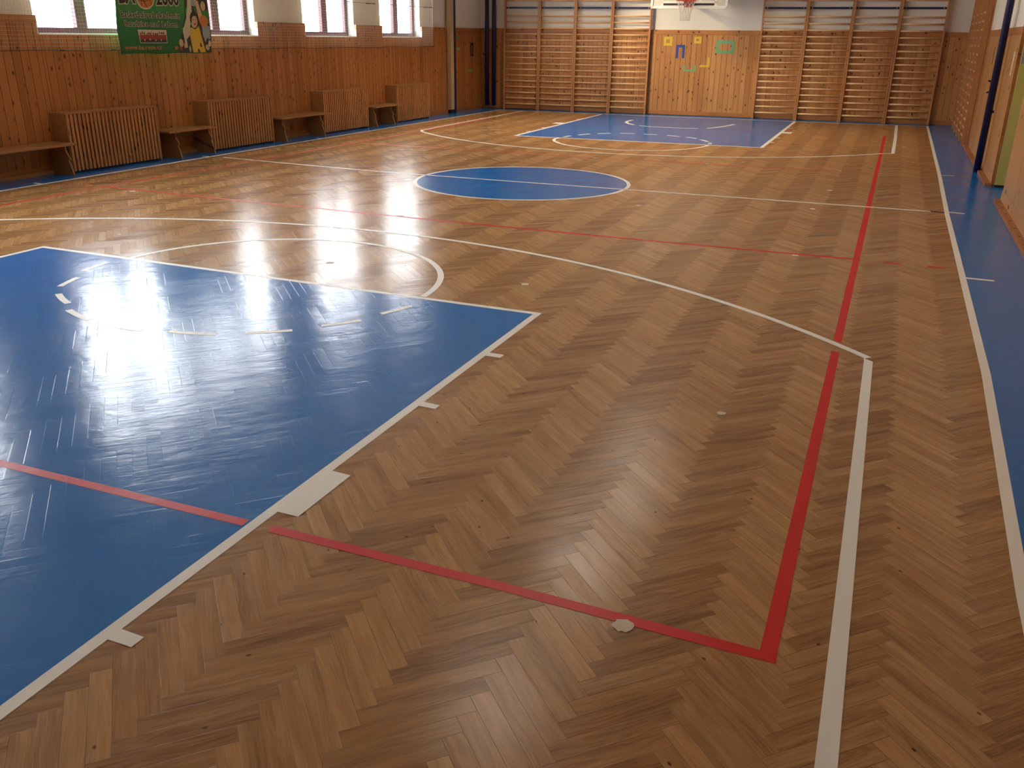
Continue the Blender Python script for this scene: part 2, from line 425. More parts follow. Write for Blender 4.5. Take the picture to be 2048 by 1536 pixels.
def thing(name, label, cat, loc=(0, 0, 0), rz=0.0, group=None):
    o = bpy.data.objects.new(name, None); COL.objects.link(o)
    o.empty_display_size = 0.1
    o.location = loc; o.rotation_euler = (0, 0, rz)
    o['label'] = label; o['category'] = cat
    if group: o['group'] = group
    return o
def tag(o, label, cat, group=None):
    o['label'] = label; o['category'] = cat
    if group: o['group'] = group
    return o
def struct(o, label=None):
    o['kind'] = 'structure'
    if label: o['label'] = label
    return o
def children(o): return [c for c in o.children]
def copy_tree(o, parent=None):
    c = o.copy(); COL.objects.link(c); c.parent = parent
    for ch in children(o): copy_tree(ch, c)
    return c
def place_left(o):            # objects given in window-wall coordinates (x = distance from wall, y = along)
    o.location = (LX, 0, 0); o.rotation_euler = (0, 0, LROT); return o
def left_pt(d, s, z=0.0):
    c, sn = math.cos(LROT), math.sin(LROT)
    return (LX + d * c - s * sn, d * sn + s * c, z)
def far_pt(s, n, z=0.0):      # s along the end wall, n = distance out into the room
    c, sn = math.cos(FROT), math.sin(FROT)
    return (s * c + n * sn, FY + s * sn - n * c, z)
def place_far(o):
    o.location = (0, FY, 0); o.rotation_euler = (0, 0, FROT); return o

# ------------------------------------------------------------------ floor and its markings
mb = MB(); mb.add([(-7, BACK_Y - 0.3, 0), (7.6, BACK_Y - 0.3, 0), (7.6, 13.6, 0), (-7, 13.6, 0)], [(0, 1, 2, 3)])
mb.box(-7, 7.6, BACK_Y - 0.3, 13.6, -0.2, -0.0005)
floor = struct(mb.build('floor', 'parquet'), 'oak herringbone parquet floor of the sports hall')

def warp_far(x, y):
    ks = [(0, 0), (3, 0.02), (5.75, 0.05), (12, 0.062), (99, 0.062)]
    if y <= 0: return (x, y)
    for (a, ka), (b, kb) in zip(ks, ks[1:]):
        if y <= b:
            kk = ka + (kb - ka) * (y - a) / (b - a); return (x, y + kk * x)
def flat(name, poly, mat, z, label=None):
    n = len(poly)
    mb = MB(); mb.add([(x, y, z) for x, y in poly], [tuple(range(n))])
    o = mb.build(name, mat, floor)
    if label: o['label'] = label
    # keep paint facing up
    if o.data.polygons and o.data.polygons[0].normal.z < 0:
        o.data.flip_normals()
    return o
def ribbon(name, pts, w, mat, z, label=None, closed=False):
    P = [Vector((p[0], p[1], 0)) for p in pts]; n = len(P); vs = []; fs = []
    for i, p in enumerate(P):
        a = P[(i - 1) % n] if (closed or i > 0) else p
        b = P[(i + 1) % n] if (closed or i < n - 1) else p
        if a != p and b != p:
            t1 = (p - a).normalized(); t2 = (b - p).normalized(); t = (t1 + t2).normalized()
            k = 1 / max(0.35, t.dot(t1))
        else:
            t = (b - a).normalized(); k = 1
        nn = Vector((-t.y, t.x, 0)) * (w / 2 * k)
        vs += [(*(p + nn)[:2], z), (*(p - nn)[:2], z)]
    for i in range(n if closed else n - 1):
        j = (i + 1) % n
        fs.append((2 * i, 2 * i + 1, 2 * j + 1, 2 * j))
    mb = MB(); mb.add(vs, fs)
    o = mb.build(name, mat, floor)
    if o.data.polygons[0].normal.z < 0: o.data.flip_normals()
    if label: o['label'] = label
    return o
def arc(c, r, a0, a1, n=48, warp=False):
    out = []
    for i in range(n + 1):
        t = R(a0 + (a1 - a0) * i / n); p = (c[0] + r * math.cos(t), c[1] + r * math.sin(t))
        out.append(warp_far(*p) if warp else p)
    return out
Z1, Z2, Z3, Z4 = 0.0006, 0.0012, 0.0018, 0.0024
W = 'white_line'
# blue fields
SLp = [(-5.60, -14.5), (-5.59, -3.7), (-5.565, 1.2), (-5.50, 5.0), (-5.45, 7.6), (-5.425, 11.72)]
SRp = [(5.34, -14.5), (5.34, -8.3), (5.395, -5.8), (5.395, -3.0), (5.393, 0.0), (5.42, 3.5), (5.43, 12.36)]
flat('blue_margin', [(-6.4, -14.5)] + SLp + [(-6.4, 11.7)], 'blue_floor', Z1, 'blue painted strip along the window wall')
flat('blue_margin', SRp + [(7.2, 12.5), (7.2, -14.5)], 'blue_floor', Z1, 'blue painted strip along the right wall')
flat('blue_margin', [(-6.4, 11.7), (-5.425, 11.72), (-2.5, 11.80), (2.4, 12.10), (5.43, 12.36), (7.2, 12.5), (7.2, 13.4), (-6.4, 13.4)], 'blue_floor', Z1, 'thin blue painted strip under the end wall')
flat('blue_key', [(-2.51, -5.74), (2.46, -5.79), (2.47, -11.9), (-2.51, -11.9)], 'blue_floor', Z1, 'blue painted key in front of the camera')
flat('blue_key', [(-2.40, 5.66), (2.43, 5.90), (2.40, 12.08), (-2.47, 11.76)], 'blue_floor', Z1, 'blue painted key under the far basket')
flat('blue_circle', arc((0, 0), 1.48, 0, 359, 96), 'blue_floor', Z1, 'blue painted centre circle')
# white lines
ribbon('white_line', SLp, 0.06, W, Z2); ribbon('white_line', SRp, 0.052, W, Z2)
ribbon('white_line', [(-5.45, 11.74), (-4.75, 11.70), (-2.49, 11.80), (0, 11.95), (2.39, 12.10), (5.45, 12.38)], 0.07, W, Z2)
ribbon('white_line', [(-5.33, 0.19), (-4.2, 0.09), (-3.0, 0.0), (-2.06, -0.05), (0, -0.035), (1.83, 0.0), (5.22, 0.055)], 0.05, W, Z2)
ribbon('white_circle', arc((0, 0), 1.48, 0, 360, 128)[:-1], 0.05, W, Z2, closed=True)
# near key outline
ribbon('white_line', [(-2.512, -11.9), (-2.512, -5.72), (2.463, -5.768), (2.474, -11.9)], 0.052, W, Z2)
flat('white_tick', [(2.49, -6.688), (2.593, -6.69), (2.593, -6.753), (2.49, -6.752)], W, Z3)
flat('white_tick', [(2.49, -7.577), (2.595, -7.584), (2.595, -7.642), (2.49, -7.638)], W, Z3)
flat('white_block', [(2.49, -8.477), (2.598, -8.483), (2.598, -8.888), (2.49, -8.888)], W, Z3)
flat('white_tick', [(2.49, -9.746), (2.598, -9.749), (2.598, -9.806), (2.49, -9.806)], W, Z3)
for y0, y1 in ((-6.69, -6.75), (-7.58, -7.64), (-8.48, -8.888), (-9.747, -9.806)):
    flat('white_tick', [(-2.53, y0), (-2.64, y0), (-2.64, y1), (-2.53, y1)], W, Z3)
# free-throw circle near
ribbon('white_arc', arc((0.02, -5.775), 1.478, 2, 178, 48), 0.052, W, Z3)
dn = [((-1.513, -5.918), (-1.463, -6.225)), ((-1.329, -6.40), (-1.238, -6.665)), ((-1.071, -6.827), (-0.795, -6.984)),
      ((-0.661, -7.105), (-0.332, -7.22)), ((-0.15, -7.26), (0.171, -7.249)), ((0.344, -7.193), (0.679, -7.111)),
      ((0.836, -7.004), (1.086, -6.829)), ((1.205, -6.665), (1.384, -6.444)), ((1.435, -6.248), (1.534, -5.979))]
def polar_dash(c, a, b, w, name='white_dash', z=Z3, mat=W, n=8):
    A0 = math.atan2(a[1] - c[1], a[0] - c[0]); A1 = math.atan2(b[1] - c[1], b[0] - c[0])
    if A1 - A0 > math.pi: A1 -= 2 * math.pi
    if A1 - A0 < -math.pi: A1 += 2 * math.pi
    r0 = math.hypot(a[0] - c[0], a[1] - c[1]); r1 = math.hypot(b[0] - c[0], b[1] - c[1])
    pts = []
    for i in range(n + 1):
        t = i / n; A = A0 + (A1 - A0) * t; r = r0 + (r1 - r0) * t
        pts.append((c[0] + r * math.cos(A), c[1] + r * math.sin(A)))
    return ribbon(name, pts, w, mat, z)
for a, b in dn: polar_dash((0.02, -5.775), a, b, 0.05)
# three-point line near
flat('white_line', [(4.715, -14.4), (4.770, -14.4), (4.768, -9.4), (4.753, -5.845), (4.697, -5.80), (4.700, -5.87), (4.708, -9.4)], W, Z2)
ribbon('white_arc', arc((-0.10, -10.50), 6.745, 44.35, 150, 80), 0.055, W, Z3)
# far half
kf = [warp_far(x, y) for x, y in []]
ribbon('white_line', [(-2.49, 11.80), (-2.425, 5.63), (2.455, 5.875), (2.41, 12.09)], 0.07, W, Z2)
for (x0, y0, x1, y1) in ((2.43, 10.17, 2.56, 10.23), (2.43, 8.86, 2.66, 9.22), (2.44, 7.80, 2.56, 7.87), (2.44, 6.84, 2.56, 6.90)):
    flat('white_tick', [(x0, y0), (x1, y0), (x1, y1), (x0, y1)], W, Z3)
for (x0, y0, x1, y1) in ((-2.46, 9.9, -2.58, 9.96), (-2.46, 8.55, -2.72, 8.88), (-2.44, 7.46, -2.57, 7.53), (-2.43, 6.53, -2.56, 6.60)):
    flat('white_tick', [(x0, y0), (x1, y0), (x1, y1), (x0, y1)], W, Z3)
fc = [(-1.47, 5.68), (-1.505, 5.50), (-1.45, 5.24), (-1.345, 5.02), (-1.16, 4.76), (-0.965, 4.56), (-0.58, 4.34), (-0.163, 4.24), (0.22, 4.25), (0.618, 4.40),
      (0.95, 4.62), (1.225, 4.94), (1.37, 5.22), (1.46, 5.57), (1.475, 5.82)]
ribbon('white_arc', fc, 0.065, W, Z3)
fd = [((-1.459, 5.868), (-1.411, 6.15)), ((-1.324, 6.386), (-1.175, 6.698)), ((-1.05, 6.825), (-0.812, 7.016)), ((-0.642, 7.11), (-0.345, 7.216)),
      ((-0.148, 7.208), (0.132, 7.248)), ((0.347, 7.195), (0.628, 7.10)), ((0.778, 7.06), (1.034, 6.858)), ((1.145, 6.708), (1.352, 6.40))]
for a, b in fd: polar_dash((0, 5.77), a, b, 0.075)
polar_dash((0, 5.77), (1.43, 6.22), (1.455, 6.02), 0.075)
ribbon('white_arc', [(-4.716, 11.70), (-4.66, 8.5), (-4.62, 5.74)], 0.055, W, Z2)
ribbon('white_arc', [(4.745, 12.31), (4.75, 9.0), (4.735, 6.08)], 0.06, W, Z2)
pa = [(-4.645, 5.742)] + [p for p in arc((0, 9.72), 6.05, 222.2, 318.8, 60, True) if -4.56 < p[0] < 4.66] + [(4.76, 6.10)]
ribbon('white_arc', pa, 0.065, W, Z3)
ribbon('white_arc', [(-1.292, 10.457), (-1.30, 10.05), (-1.24, 9.70), (-1.10, 9.42), (-0.911, 9.20)], 0.08, W, Z3)
ribbon('white_arc', [(-0.75, 9.06), (-0.45, 8.95), (-0.181, 8.92), (0.2, 8.93), (0.45, 8.99), (0.62, 9.07)], 0.08, W, Z3)
ribbon('white_arc', [(0.79, 9.20), (0.93, 9.45), (1.05, 9.85), (1.13, 10.2), (1.18, 10.55)], 0.08, W, Z3)
# sideline ticks
for a, b in (((5.44, 3.468), (5.634, 3.49)), ((5.41, 0.10), (5.587, 0.08)), ((5.41, -3.262), (5.636, -3.266)),
             ((-5.768, -3.043), (-5.60, -3.058)), ((-5.737, 0.176), (-5.56, 0.155)), ((-5.686, 3.338), (-5.50, 3.295))):
    ribbon('white_tick', [a, b], 0.045, W, Z1 + 0.0003)
# red volleyball lines
RL = 'red_line'
ribbon('red_line', [(-4.735, -9.02), (1.0, -9.035), (2.43, -9.015)], 0.05, RL, Z2)
flat('red_line', [(2.548, -8.985), (2.555, -9.035), (3.56, -9.03), (4.392, -9.045), (4.553, -9.045), (4.553, -8.994), (4.498, -8.994), (3.555, -8.98)], RL, Z2)
flat('red_line', [(4.498, -8.994), (4.553, -8.994), (4.548, -5.755), (4.497, -5.735)], RL, Z2)
flat('red_line', [(4.494, -5.50), (4.547, -5.53), (4.556, -1.15), (4.560, 4.0), (4.565, 9.4), (4.510, 9.4), (4.505, 4.0), (4.494, -1.18)], RL, Z1)
ribbon('red_line', [(-4.735, -9.02), (-4.73, -4.39), (-4.72, -2.81), (-4.66, -1.127), (-4.64, 0.0), (-4.56, 4.0), (-4.53, 9.3)], 0.05, RL, Z1)
ribbon('red_line', [(-4.70, -2.85), (-2.5, -2.92), (-0.27, -2.965), (2.06, -2.985), (3.3, -2.965), (4.495, -2.94)], 0.05, RL, Z1)
ribbon('red_line', [(-4.45, 2.98), (-3.02, 3.0), (0.12, 2.99), (2.81, 3.12), (4.50, 3.20)], 0.045, RL, Z1)
for a, b in (((4.755, -2.953), (4.91, -2.961)), ((5.114, -2.958), (5.277, -2.955)), ((-5.449, -2.834), (-5.329, -2.832)), ((-5.091, -2.844), (-4.95, -2.844))):
    ribbon('red_dash', [a, b], 0.045, RL, Z1)
ribbon('faded_line', [(-2.35, 8.83), (-0.8, 8.90)], 0.05, 'faded_red', Z2, 'faded red line crossing the far blue key')
ribbon('faded_line', [(0.66, 9.02), (2.3, 9.10)], 0.05, 'faded_red', Z2, 'faded red line crossing the far blue key')
flat('floor_plate', [(5.226, 0.03), (5.37, 0.03), (5.37, 0.10), (5.226, 0.09)], 'black', Z3, 'dark plate at the end of the halfway line')
flat('floor_plate', [(-5.52, 0.15), (-5.33, 0.15), (-5.33, 0.21), (-5.52, 0.21)], 'black', Z3, 'dark plate at the end of the halfway line')
rnd = random.Random(5)
for (x, y, r) in ((4.045, -9.05, 0.036), (4.026, -7.062, 0.024), (2.077, -5.052, 0.030), (4.005, 1.161, 0.036), (3.915, -0.401, 0.034), (1.96, -1.102, 0.036),
                  (3.991, -3.019, 0.034), (0.234, -5.094, 0.032), (-4.116, -2.987, 0.036), (4.007, 3.233, 0.036), (1.986, 3.088, 0.036), (0.12, 2.97, 0.034),
                  (-0.27, -2.93, 0.034), (-2.3, -5.0, 0.02)):
    pts = [(x + r * (1 + rnd.uniform(-.18, .18)) * math.cos(t), y + r * (1 + rnd.uniform(-.18, .18)) * math.sin(t)) for t in [q * math.pi / 9 for q in range(18)]]
    flat('worn_spot', pts, 'worn', Z4)

# ------------------------------------------------------------------ window wall (left)
TH = 0.40
wins = sorted(WINDOWS)
S0, S1 = BACK_Y - 0.2, 12.75
def wall_with_holes(d0, d1, s0, s1, z0, z1, holes, hz0, hz1):
    mb = MB(); cur = s0
    for a, b in holes:
        mb.box(d0, d1, cur, a, z0, z1); mb.box(d0, d1, a, b, z0, hz0); mb.box(d0, d1, a, b, hz1, z1); cur = b
    mb.box(d0, d1, cur, s1, z0, z1); return mb
wall_left = struct(place_left(wall_with_holes(-TH, -0.055, S0, S1, -0.1, CEIL + 0.1, wins, SILL - 0.04, HEAD).build('wall_left', 'plaster')),
                   'white plastered window wall with pine panelling below')
# pine tongue and groove boards, each with a shadow gap
def boards(a0, a1, pitch, depth, zfun, holes_fn=None, along='y', front=0.0, gap=0.007):
    """vertical boards standing from front-depth to front"""
    mb = MB(); i0 = math.floor(a0 / pitch); n = math.ceil(a1 / pitch)
    for i in range(i0, n):
        u0, u1 = max(a0, i * pitch), min(a1, (i + 1) * pitch)
        if u1 - u0 < 0.02: continue
        for (z0, z1) in zfun(u0, u1):
            if along == 'y': mb.box(front - depth, front, u0 + gap / 2, u1 - gap / 2, z0, z1)
            else: mb.box(u0 + gap / 2, u1 - gap / 2, front, front + depth, z0, z1)
    return mb
def in_win(u0, u1): 
    m_ = (u0 + u1) / 2
    return any(a < m_ < b for a, b in wins)
# split boards so that their edges meet window sides
cuts = [S0 + 0.1]
for a, b in wins: cuts += [a, b]
cuts.append(S1 - 0.1)
mbp = MB(); mbr = MB(); mbk = MB()
for c0, c1 in zip(cuts, cuts[1:]):
    w_ = in_win(c0, c1); top = SILL - 0.012 if w_ else WOOD_TOP - 0.1
    b_ = boards(c0, c1, 0.13, 0.016, lambda u0, u1, top=top: [(0.10, top)], front=0.0)
    mbp.add(b_.v, b_.f)
    mbk.box(-0.05, -0.0165, c0, c1, 0.02, top if w_ else WOOD_TOP)
    if not w_: mbr.bbox(-0.016, 0.006, c0, c1, WOOD_TOP - 0.1, WOOD_TOP, 0.003)
place_left(mbp.build('pine_boards', 'pine_y')).parent = None
def child_left(o, label=None):
    o.location = (0, 0, 0); o.rotation_euler = (0, 0, 0); o.parent = wall_left
    if label: o['label'] = label
    return o
for o in list(COL.objects):
    if o.name.startswith('pine_boards') and o.parent is None: child_left(o, 'varnished knotty pine boards')
child_left(mbk.build('backing_board', 'pine_rail_y'))
child_left(mbr.build('cap_rail', 'pine_rail_y'))
sk = MB(); sk.bbox(0.0, 0.018, S0 + 0.1, S1 - 0.1, 0.0, 0.10, 0.004)
o = place_left(sk.build('baseboard_left', 'pine_rail_y')); struct(o)
# coloured tape scraps on the panelling near the corner
for (s0, s1, z0, z1, mt) in ((10.38, 10.77, 1.79, 1.87, 'tape_olive'), (10.38, 10.76, 1.54, 1.60, 'tape_green'), (11.24, 11.51, 0.99, 1.05, 'tape_green')):
    mb = MB(); mb.box(0.0005, 0.002, s0, s1, z0, z1)
    place_left(tag(mb.build('wall_tape', mt), {'tape_olive': 'olive tape strip on the pine wall right of the beige pole', 'tape_green': 'green tape strip stuck below the olive one on the pine wall'}[mt] if z0 > 1.2 else 'low green tape scrap on the pine wall near the corner', 'tape'))
mb = MB()
for (a, b, c, d) in ((11.40, 11.46, 1.40, 1.72), (11.52, 11.58, 1.40, 1.72), (11.40, 11.58, 1.66, 1.72), (11.40, 11.58, 1.385, 1.42)):
    mb.box(0.0005, 0.002, a, b, c, d)
place_left(tag(mb.build('wall_tape', 'black'), 'dark tall tape rectangle on the pine wall by the corner', 'tape'))

# windows
def make_window(idx, a, b, panes):
    """panes: list of mullion centres (s)"""
    w_ = struct(bpy.data.objects.new('window_%d' % idx, None)); COL.objects.link(w_); place_left(w_)
    w_['label'] = 'maroon framed window in the window wall'
    D0, D1 = -0.27, -0.20
    fr = MB(); f = 0.07
    fr.bbox(D0, D1, a, b, SILL + 0.012, SILL + 0.085); fr.bbox(D0, D1, a, b, HEAD - f, HEAD)
    fr.bbox(D0, D1, a, a + f, SILL + 0.085, HEAD - f); fr.bbox(D0, D1, b - 0.105, b, SILL + 0.085, HEAD - f)
    for c in panes: fr.bbox(D0, D1 + 0.012, c - 0.095, c + 0.095, SILL + 0.085, HEAD - f)
    fr.bbox(D0, D1, a + f, b - f, 3.22, 3.36)
    fr.build('window_frame', 'frame', w_)
    g = MB(); g.box(-0.245, -0.240, a + f, b - f, SILL + 0.08, HEAD - f); g.build('window_pane', 'glass', w_)
    s_ = MB(); s_.bbox(D1 - 0.02, 0.012, a + 0.001, b - 0.001, SILL - 0.012, SILL + 0.012, 0.003); s_.build('window_sill', 'reveal', w_)
    rv = MB()
    rv.box(-TH + 0.01, -0.0, b - 0.003, b + 0.02, SILL, WOOD_TOP - 0.1); rv.box(-TH + 0.01, -0.0, a - 0.02, a + 0.003, SILL, WOOD_TOP - 0.1)
    rv.box(-TH + 0.01, -0.052, b - 0.003, b + 0.004, SILL, HEAD); rv.box(-TH + 0.01, -0.052, a - 0.004, a + 0.003, SILL, HEAD)
    rv.build('window_reveal', 'reveal', w_)
    hd = MB()
    for c in panes: hd.bbox(D1 + 0.012, D1 + 0.045, c - 0.012, c + 0.012, 2.9, 3.04)
    hd.build('window_handle', 'steel', w_)
make_window(1, -2.13, 2.53, (-1.20, 0.25, 1.66))
make_window(2, 3.98, 5.80, (4.93,))
make_window(3, 6.87, 8.70, (7.80,))
make_window(4, -8.4, -3.75, (-7.0, -6.05, -4.9))

# outside
g = MB(); g.box(-60, LX - TH - 0.2, -50, 60, -0.6, -0.3); struct(g.build('ground_outside', 'paving'))
hs = thing('neighbour_house', 'pale yellow house seen overexposed through the leftmost window', 'house', (-31, 6, -0.3), 0.25)
mb = MB(); mb.box(-4, 4, -9, 9, 0, 6.2); mb.build('house_wall', 'facade', hs)
mb = MB(); mb.prism([(-4.5, 6.2), (4.5, 6.2), (0, 9.2)], -9.4, 9.4); mb.build('roof', 'roof', hs)
for s in (-7, -4, -1, 2, 5, 7.5):
    for z in (1.2, 4.0):
        mb = MB(); mb.box(3.99, 4.05, s - 0.55, s + 0.55, z, z + 1.4); mb.build('window', 'house_glass', hs)

# ------------------------------------------------------------------ end wall
mb = MB(); mb.box(-7, 7.6, 0.03, 0.4, -0.1, CEIL + 0.1)
wall_far = struct(place_far(mb.build('wall_far', 'plaster')), 'white plastered end wall with pine panelling below')
mb = boards(-6.3, 6.3, 0.13, 0.016, lambda a, b: [(0.10, WOOD_TOP - 0.1)], along='x', front=0.0)
mb.build('pine_boards', 'pine_x', wall_far)
mb = MB(); mb.box(-6.3, 6.3, 0.0165, 0.04, 0.02, WOOD_TOP); mb.build('backing_board', 'pine_rail_x', wall_far)
mb = MB(); mb.bbox(-6.3, 6.3, -0.006, 0.018, WOOD_TOP - 0.1, WOOD_TOP + 0.01, 0.003); mb.build('cap_rail', 'pine_rail_x', wall_far)
mb = MB(); mb.bbox(-6.3, 6.3, -0.014, 0.015, 0.015, 0.115, 0.004)
struct(place_far(mb.build('baseboard_far', 'pine_rail_x')))

# ------------------------------------------------------------------ right wall with its door recess
ND0, ND1 = 1.13, 2.55
mb = MB()
mb.box(RX + 0.03, RX + 0.9, ND1, 14.0, -0.1, CEIL + 0.1); mb.box(RX + 0.03, RX + 0.9, BACK_Y - 0.3, ND0, -0.1, CEIL + 0.1)
mb.box(RX + 0.03, RX + 0.9, ND0, ND1, 2.5, CEIL + 0.1); mb.box(RX + 0.8, RX + 0.9, ND0, ND1, -0.1, 2.5)
wall_right = struct(mb.build('wall_right', 'plaster'), 'right wall of the hall with pine panelling and a door recess')
BK0 = 7.62     # from here to the corner the boarding runs up behind the wall bars
def rboards(y0, y1, z1, pitch, mat, nm='pine_boards'):
    mb = boards(y0, y1, pitch, 0.016, lambda a, b: [(0.09, z1)], front=RX + 0.016)
    return mb.build(nm, mat, wall_right)
rboards(BK0, 13.3, 4.6, 0.13, 'pine_y')
rboards(4.0, BK0 - 0.01, WOOD_TOP - 0.1, 0.55, 'plywood', 'pale_board')
rboards(ND1 + 0.02, 3.93, WOOD_TOP - 0.1, 1.4, 'plywood', 'pale_board')
rboards(BACK_Y, ND0, 2.45, 1.2, 'plywood', 'pale_board')
mb = MB(); mb.box(RX + 0.0165, RX + 0.032, ND1, 13.3, 0.0, WOOD_TOP); mb.box(RX + 0.0165, RX + 0.032, BACK_Y, ND0, 0.0, 2.45); mb.build('backing_board', 'pine_rail_y', wall_right)
mb = MB(); mb.bbox(RX - 0.006, RX + 0.02, ND1, BK0, WOOD_TOP - 0.1, WOOD_TOP, 0.003); mb.build('cap_rail', 'pine_rail_y', wall_right)
sk = MB()
for y0, y1 in ((ND1, 3.98), (4.25, BK0 + 0.3), (BACK_Y, ND0)): sk.bbox(RX - 0.085, RX + 0.01, y0, y1, 0.0, 0.045, 0.004)
sk2 = struct(sk.build('baseboard_right', 'pine_rail_y'))
sk = MB()
for y0, y1 in ((ND1, 3.96), (4.3, BK0), (BACK_Y, ND0)): sk.prism([(RX - 0.012, 0.045), (RX + 0.012, 0.045), (RX + 0.012, 0.16), (RX - 0.003, 0.16)], y0, y1)
sk.build('upper_moulding', 'plywood', sk2)
vents = MB()
for y in (0.9, 0.45, 0.0, -0.45, -0.9, -1.35, -1.8, -2.25): vents.box(RX - 0.055, RX - 0.035, y - 0.02, y + 0.02, 0.045, 0.0465)
vents.build('screw_hole', 'black', sk2)
# door recess: brown edging, yellow open door leaf
mb = MB(); mb.bbox(RX - 0.012, RX + 0.03, ND1 - 0.02, ND1 + 0.03, 0.03, WOOD_TOP + 0.02, 0.004)
struct(mb.build('trim_1', 'pine_rail_y'), 'brown edging of the door recess')
mb = MB(); mb.bbox(RX + 0.032, RX + 0.78, ND1 - 0.055, ND1 - 0.004, 0.035, 2.42, 0.003)
door = struct(mb.build('door_1', 'yellow'), 'yellow door leaf standing open in the recess')
mb = MB(); mb.bbox(RX + 0.03, RX + 0.80, ND1 - 0.06, ND1 - 0.002, 0.003, 0.034, 0.003); mb.build('door_kick_strip', 'black', door)
mb = MB(); mb.bbox(RX + 0.035, RX + 0.075, ND1 - 0.062, ND1 - 0.054, 1.62, 1.80, 0.002); mb.tube([(RX + 0.055, ND1 - 0.055, 1.71), (RX + 0.055, ND1 - 0.10, 1.71), (RX + 0.16, ND1 - 0.105, 1.705)], 0.011, 8)
mb.build('door_handle', 'steel', door, True)
# small fittings on the right wall
mb = MB(); mb.box(RX - 0.002, RX, 3.02, 3.10, 1.45, 1.76); tag(mb.build('paper_strip', 'white_metal'), 'thin white paper strip on the board between the navy pole and the yellow door', 'strip')
mb = MB(); mb.box(RX - 0.002, RX, 6.20, 6.29, 1.53, 1.81); tag(mb.build('wall_slot', 'cable'), 'dark narrow slot in the pale board left of the navy pole', 'slot')
mb = MB(); mb.tube([(RX + 0.0, 3.90, WOOD_TOP + 0.003), (RX, 3.90, 4.8)], 0.02, 10); tag(mb.build('heating_pipe', 'white_metal', smooth=True), 'white painted pipe running up the wall right of the navy pole', 'pipe')
mb = MB(); mb.bbox(RX - 0.012, RX + 0.03, BK0 - 0.10, BK0 - 0.01, WOOD_TOP, 4.6, 0.003)
struct(mb.build('trim_2', 'plaster'))
mb = MB(); mb.bbox(RX - 0.02, RX + 0.016, 3.935, 3.995, 0.05, WOOD_TOP - 0.1, 0.003); struct(mb.build('trim_3', 'plywood'))
# back wall and ceiling
mb = MB(); mb.box(-7, 7.6, BACK_Y - 0.3, BACK_Y, -0.1, CEIL + 0.1); struct(mb.build('wall_back', 'plaster'))
mb = MB(); mb.box(-7, 7.6, BACK_Y - 0.3, 13.8, CEIL, CEIL + 0.2); struct(mb.build('ceiling', 'ceiling'))
mb = MB()
for y in (-11, -6.6, -2.2, 2.2, 6.6, 11): mb.bbox(-6.3, 6.1, y - 0.15, y + 0.15, CEIL - 0.3, CEIL + 0.02, 0.01)
struct(mb.build('ceiling_beam', 'ceiling'))

# ceiling lamps added out of view for floor glow and room fill
def mat_emit(name, c, st):
    m = bpy.data.materials.new(name); m.use_nodes = True; nt = m.node_tree; nt.nodes.clear()
    o = nt.nodes.new('ShaderNodeOutputMaterial'); e = nt.nodes.new('ShaderNodeEmission')
    e.inputs[0].default_value = (*c, 1); e.inputs[1].default_value = st; nt.links.new(e.outputs[0], o.inputs[0]); return m
M['added_lamp_glow'] = mat_emit('added_lamp_diffuser', (1.0, 0.89, 0.74), 5.5)
def added_ceiling_lamp(x, y, z, lab):
    t = thing('added_ceiling_lamp', lab, 'lamp', (x, y, z), 0, 'added ceiling lamps')
    b = MB(); b.bbox(-0.42, 0.42, -0.66, 0.66, 0.0, 0.07, 0.008); b.build('housing', 'white_metal', t)
    b = MB(); b.bbox(-0.38, 0.38, -0.62, 0.62, -0.03, 0.001, 0.008); b.build('diffuser', 'added_lamp_glow', t)
    b = MB()
    for yy in (-0.45, 0.45):
        b = MB(); b.tube([(0, yy, 0.06), (0, yy, CEIL - z)], 0.008, 6); b.build('hanger', 'cable', t, True)
for x, y, z, lb in ((1.45, -4.2, 5.2, 'added lit ceiling lamp nearest the camera, above the near free-throw line'), (1.45, -1.2, 5.2, 'added lit ceiling lamp above the near edge of the centre circle'),
                    (1.45, 1.8, 5.2, 'added lit ceiling lamp farthest from the camera, beyond the centre circle')):
    added_ceiling_lamp(x, y, z, lb)
# deep lamps added to brighten the far half; their beams avoid the camera side
for x, y, lb in ((-2.6, 6.4, 'small black lamp added to light the left of the far half'), (1.6, 6.4, 'small black lamp added to light the right of the far half'),
                 (-2.6, 9.9, 'small black lamp added high above the far key, window side'), (1.6, 9.9, 'small black lamp added high above the far key, right side')):
    t = thing('fill_downlight', lb, 'lamp', (x, y, 5.2), 0, 'added downlights over the far half')
    b = MB(); b.tube([(0, 0, -0.10), (0, 0, 0.12)], 0.11, 20, cap=False); b.tube([(0, 0, 0.12), (0, 0, 0.14)], 0.11, 20); b.build('housing', 'black', t, True)
    b = MB(); b.tube([(0, 0, 0.14), (0, 0, CEIL - 5.2)], 0.01, 8); b.build('hanger', 'black', t, True)
    dl = bpy.data.lights.new('fill_downlight_beam', 'SPOT'); dl.energy = 150; dl.color = (1.0, 0.80, 0.55); dl.spot_size = R(104); dl.spot_blend = 0.6; dl.shadow_soft_size = 0.08
    do = bpy.data.objects.new('fill_downlight_beam', dl); COL.objects.link(do); do.parent = t; do.location = (0, 0, -0.12)
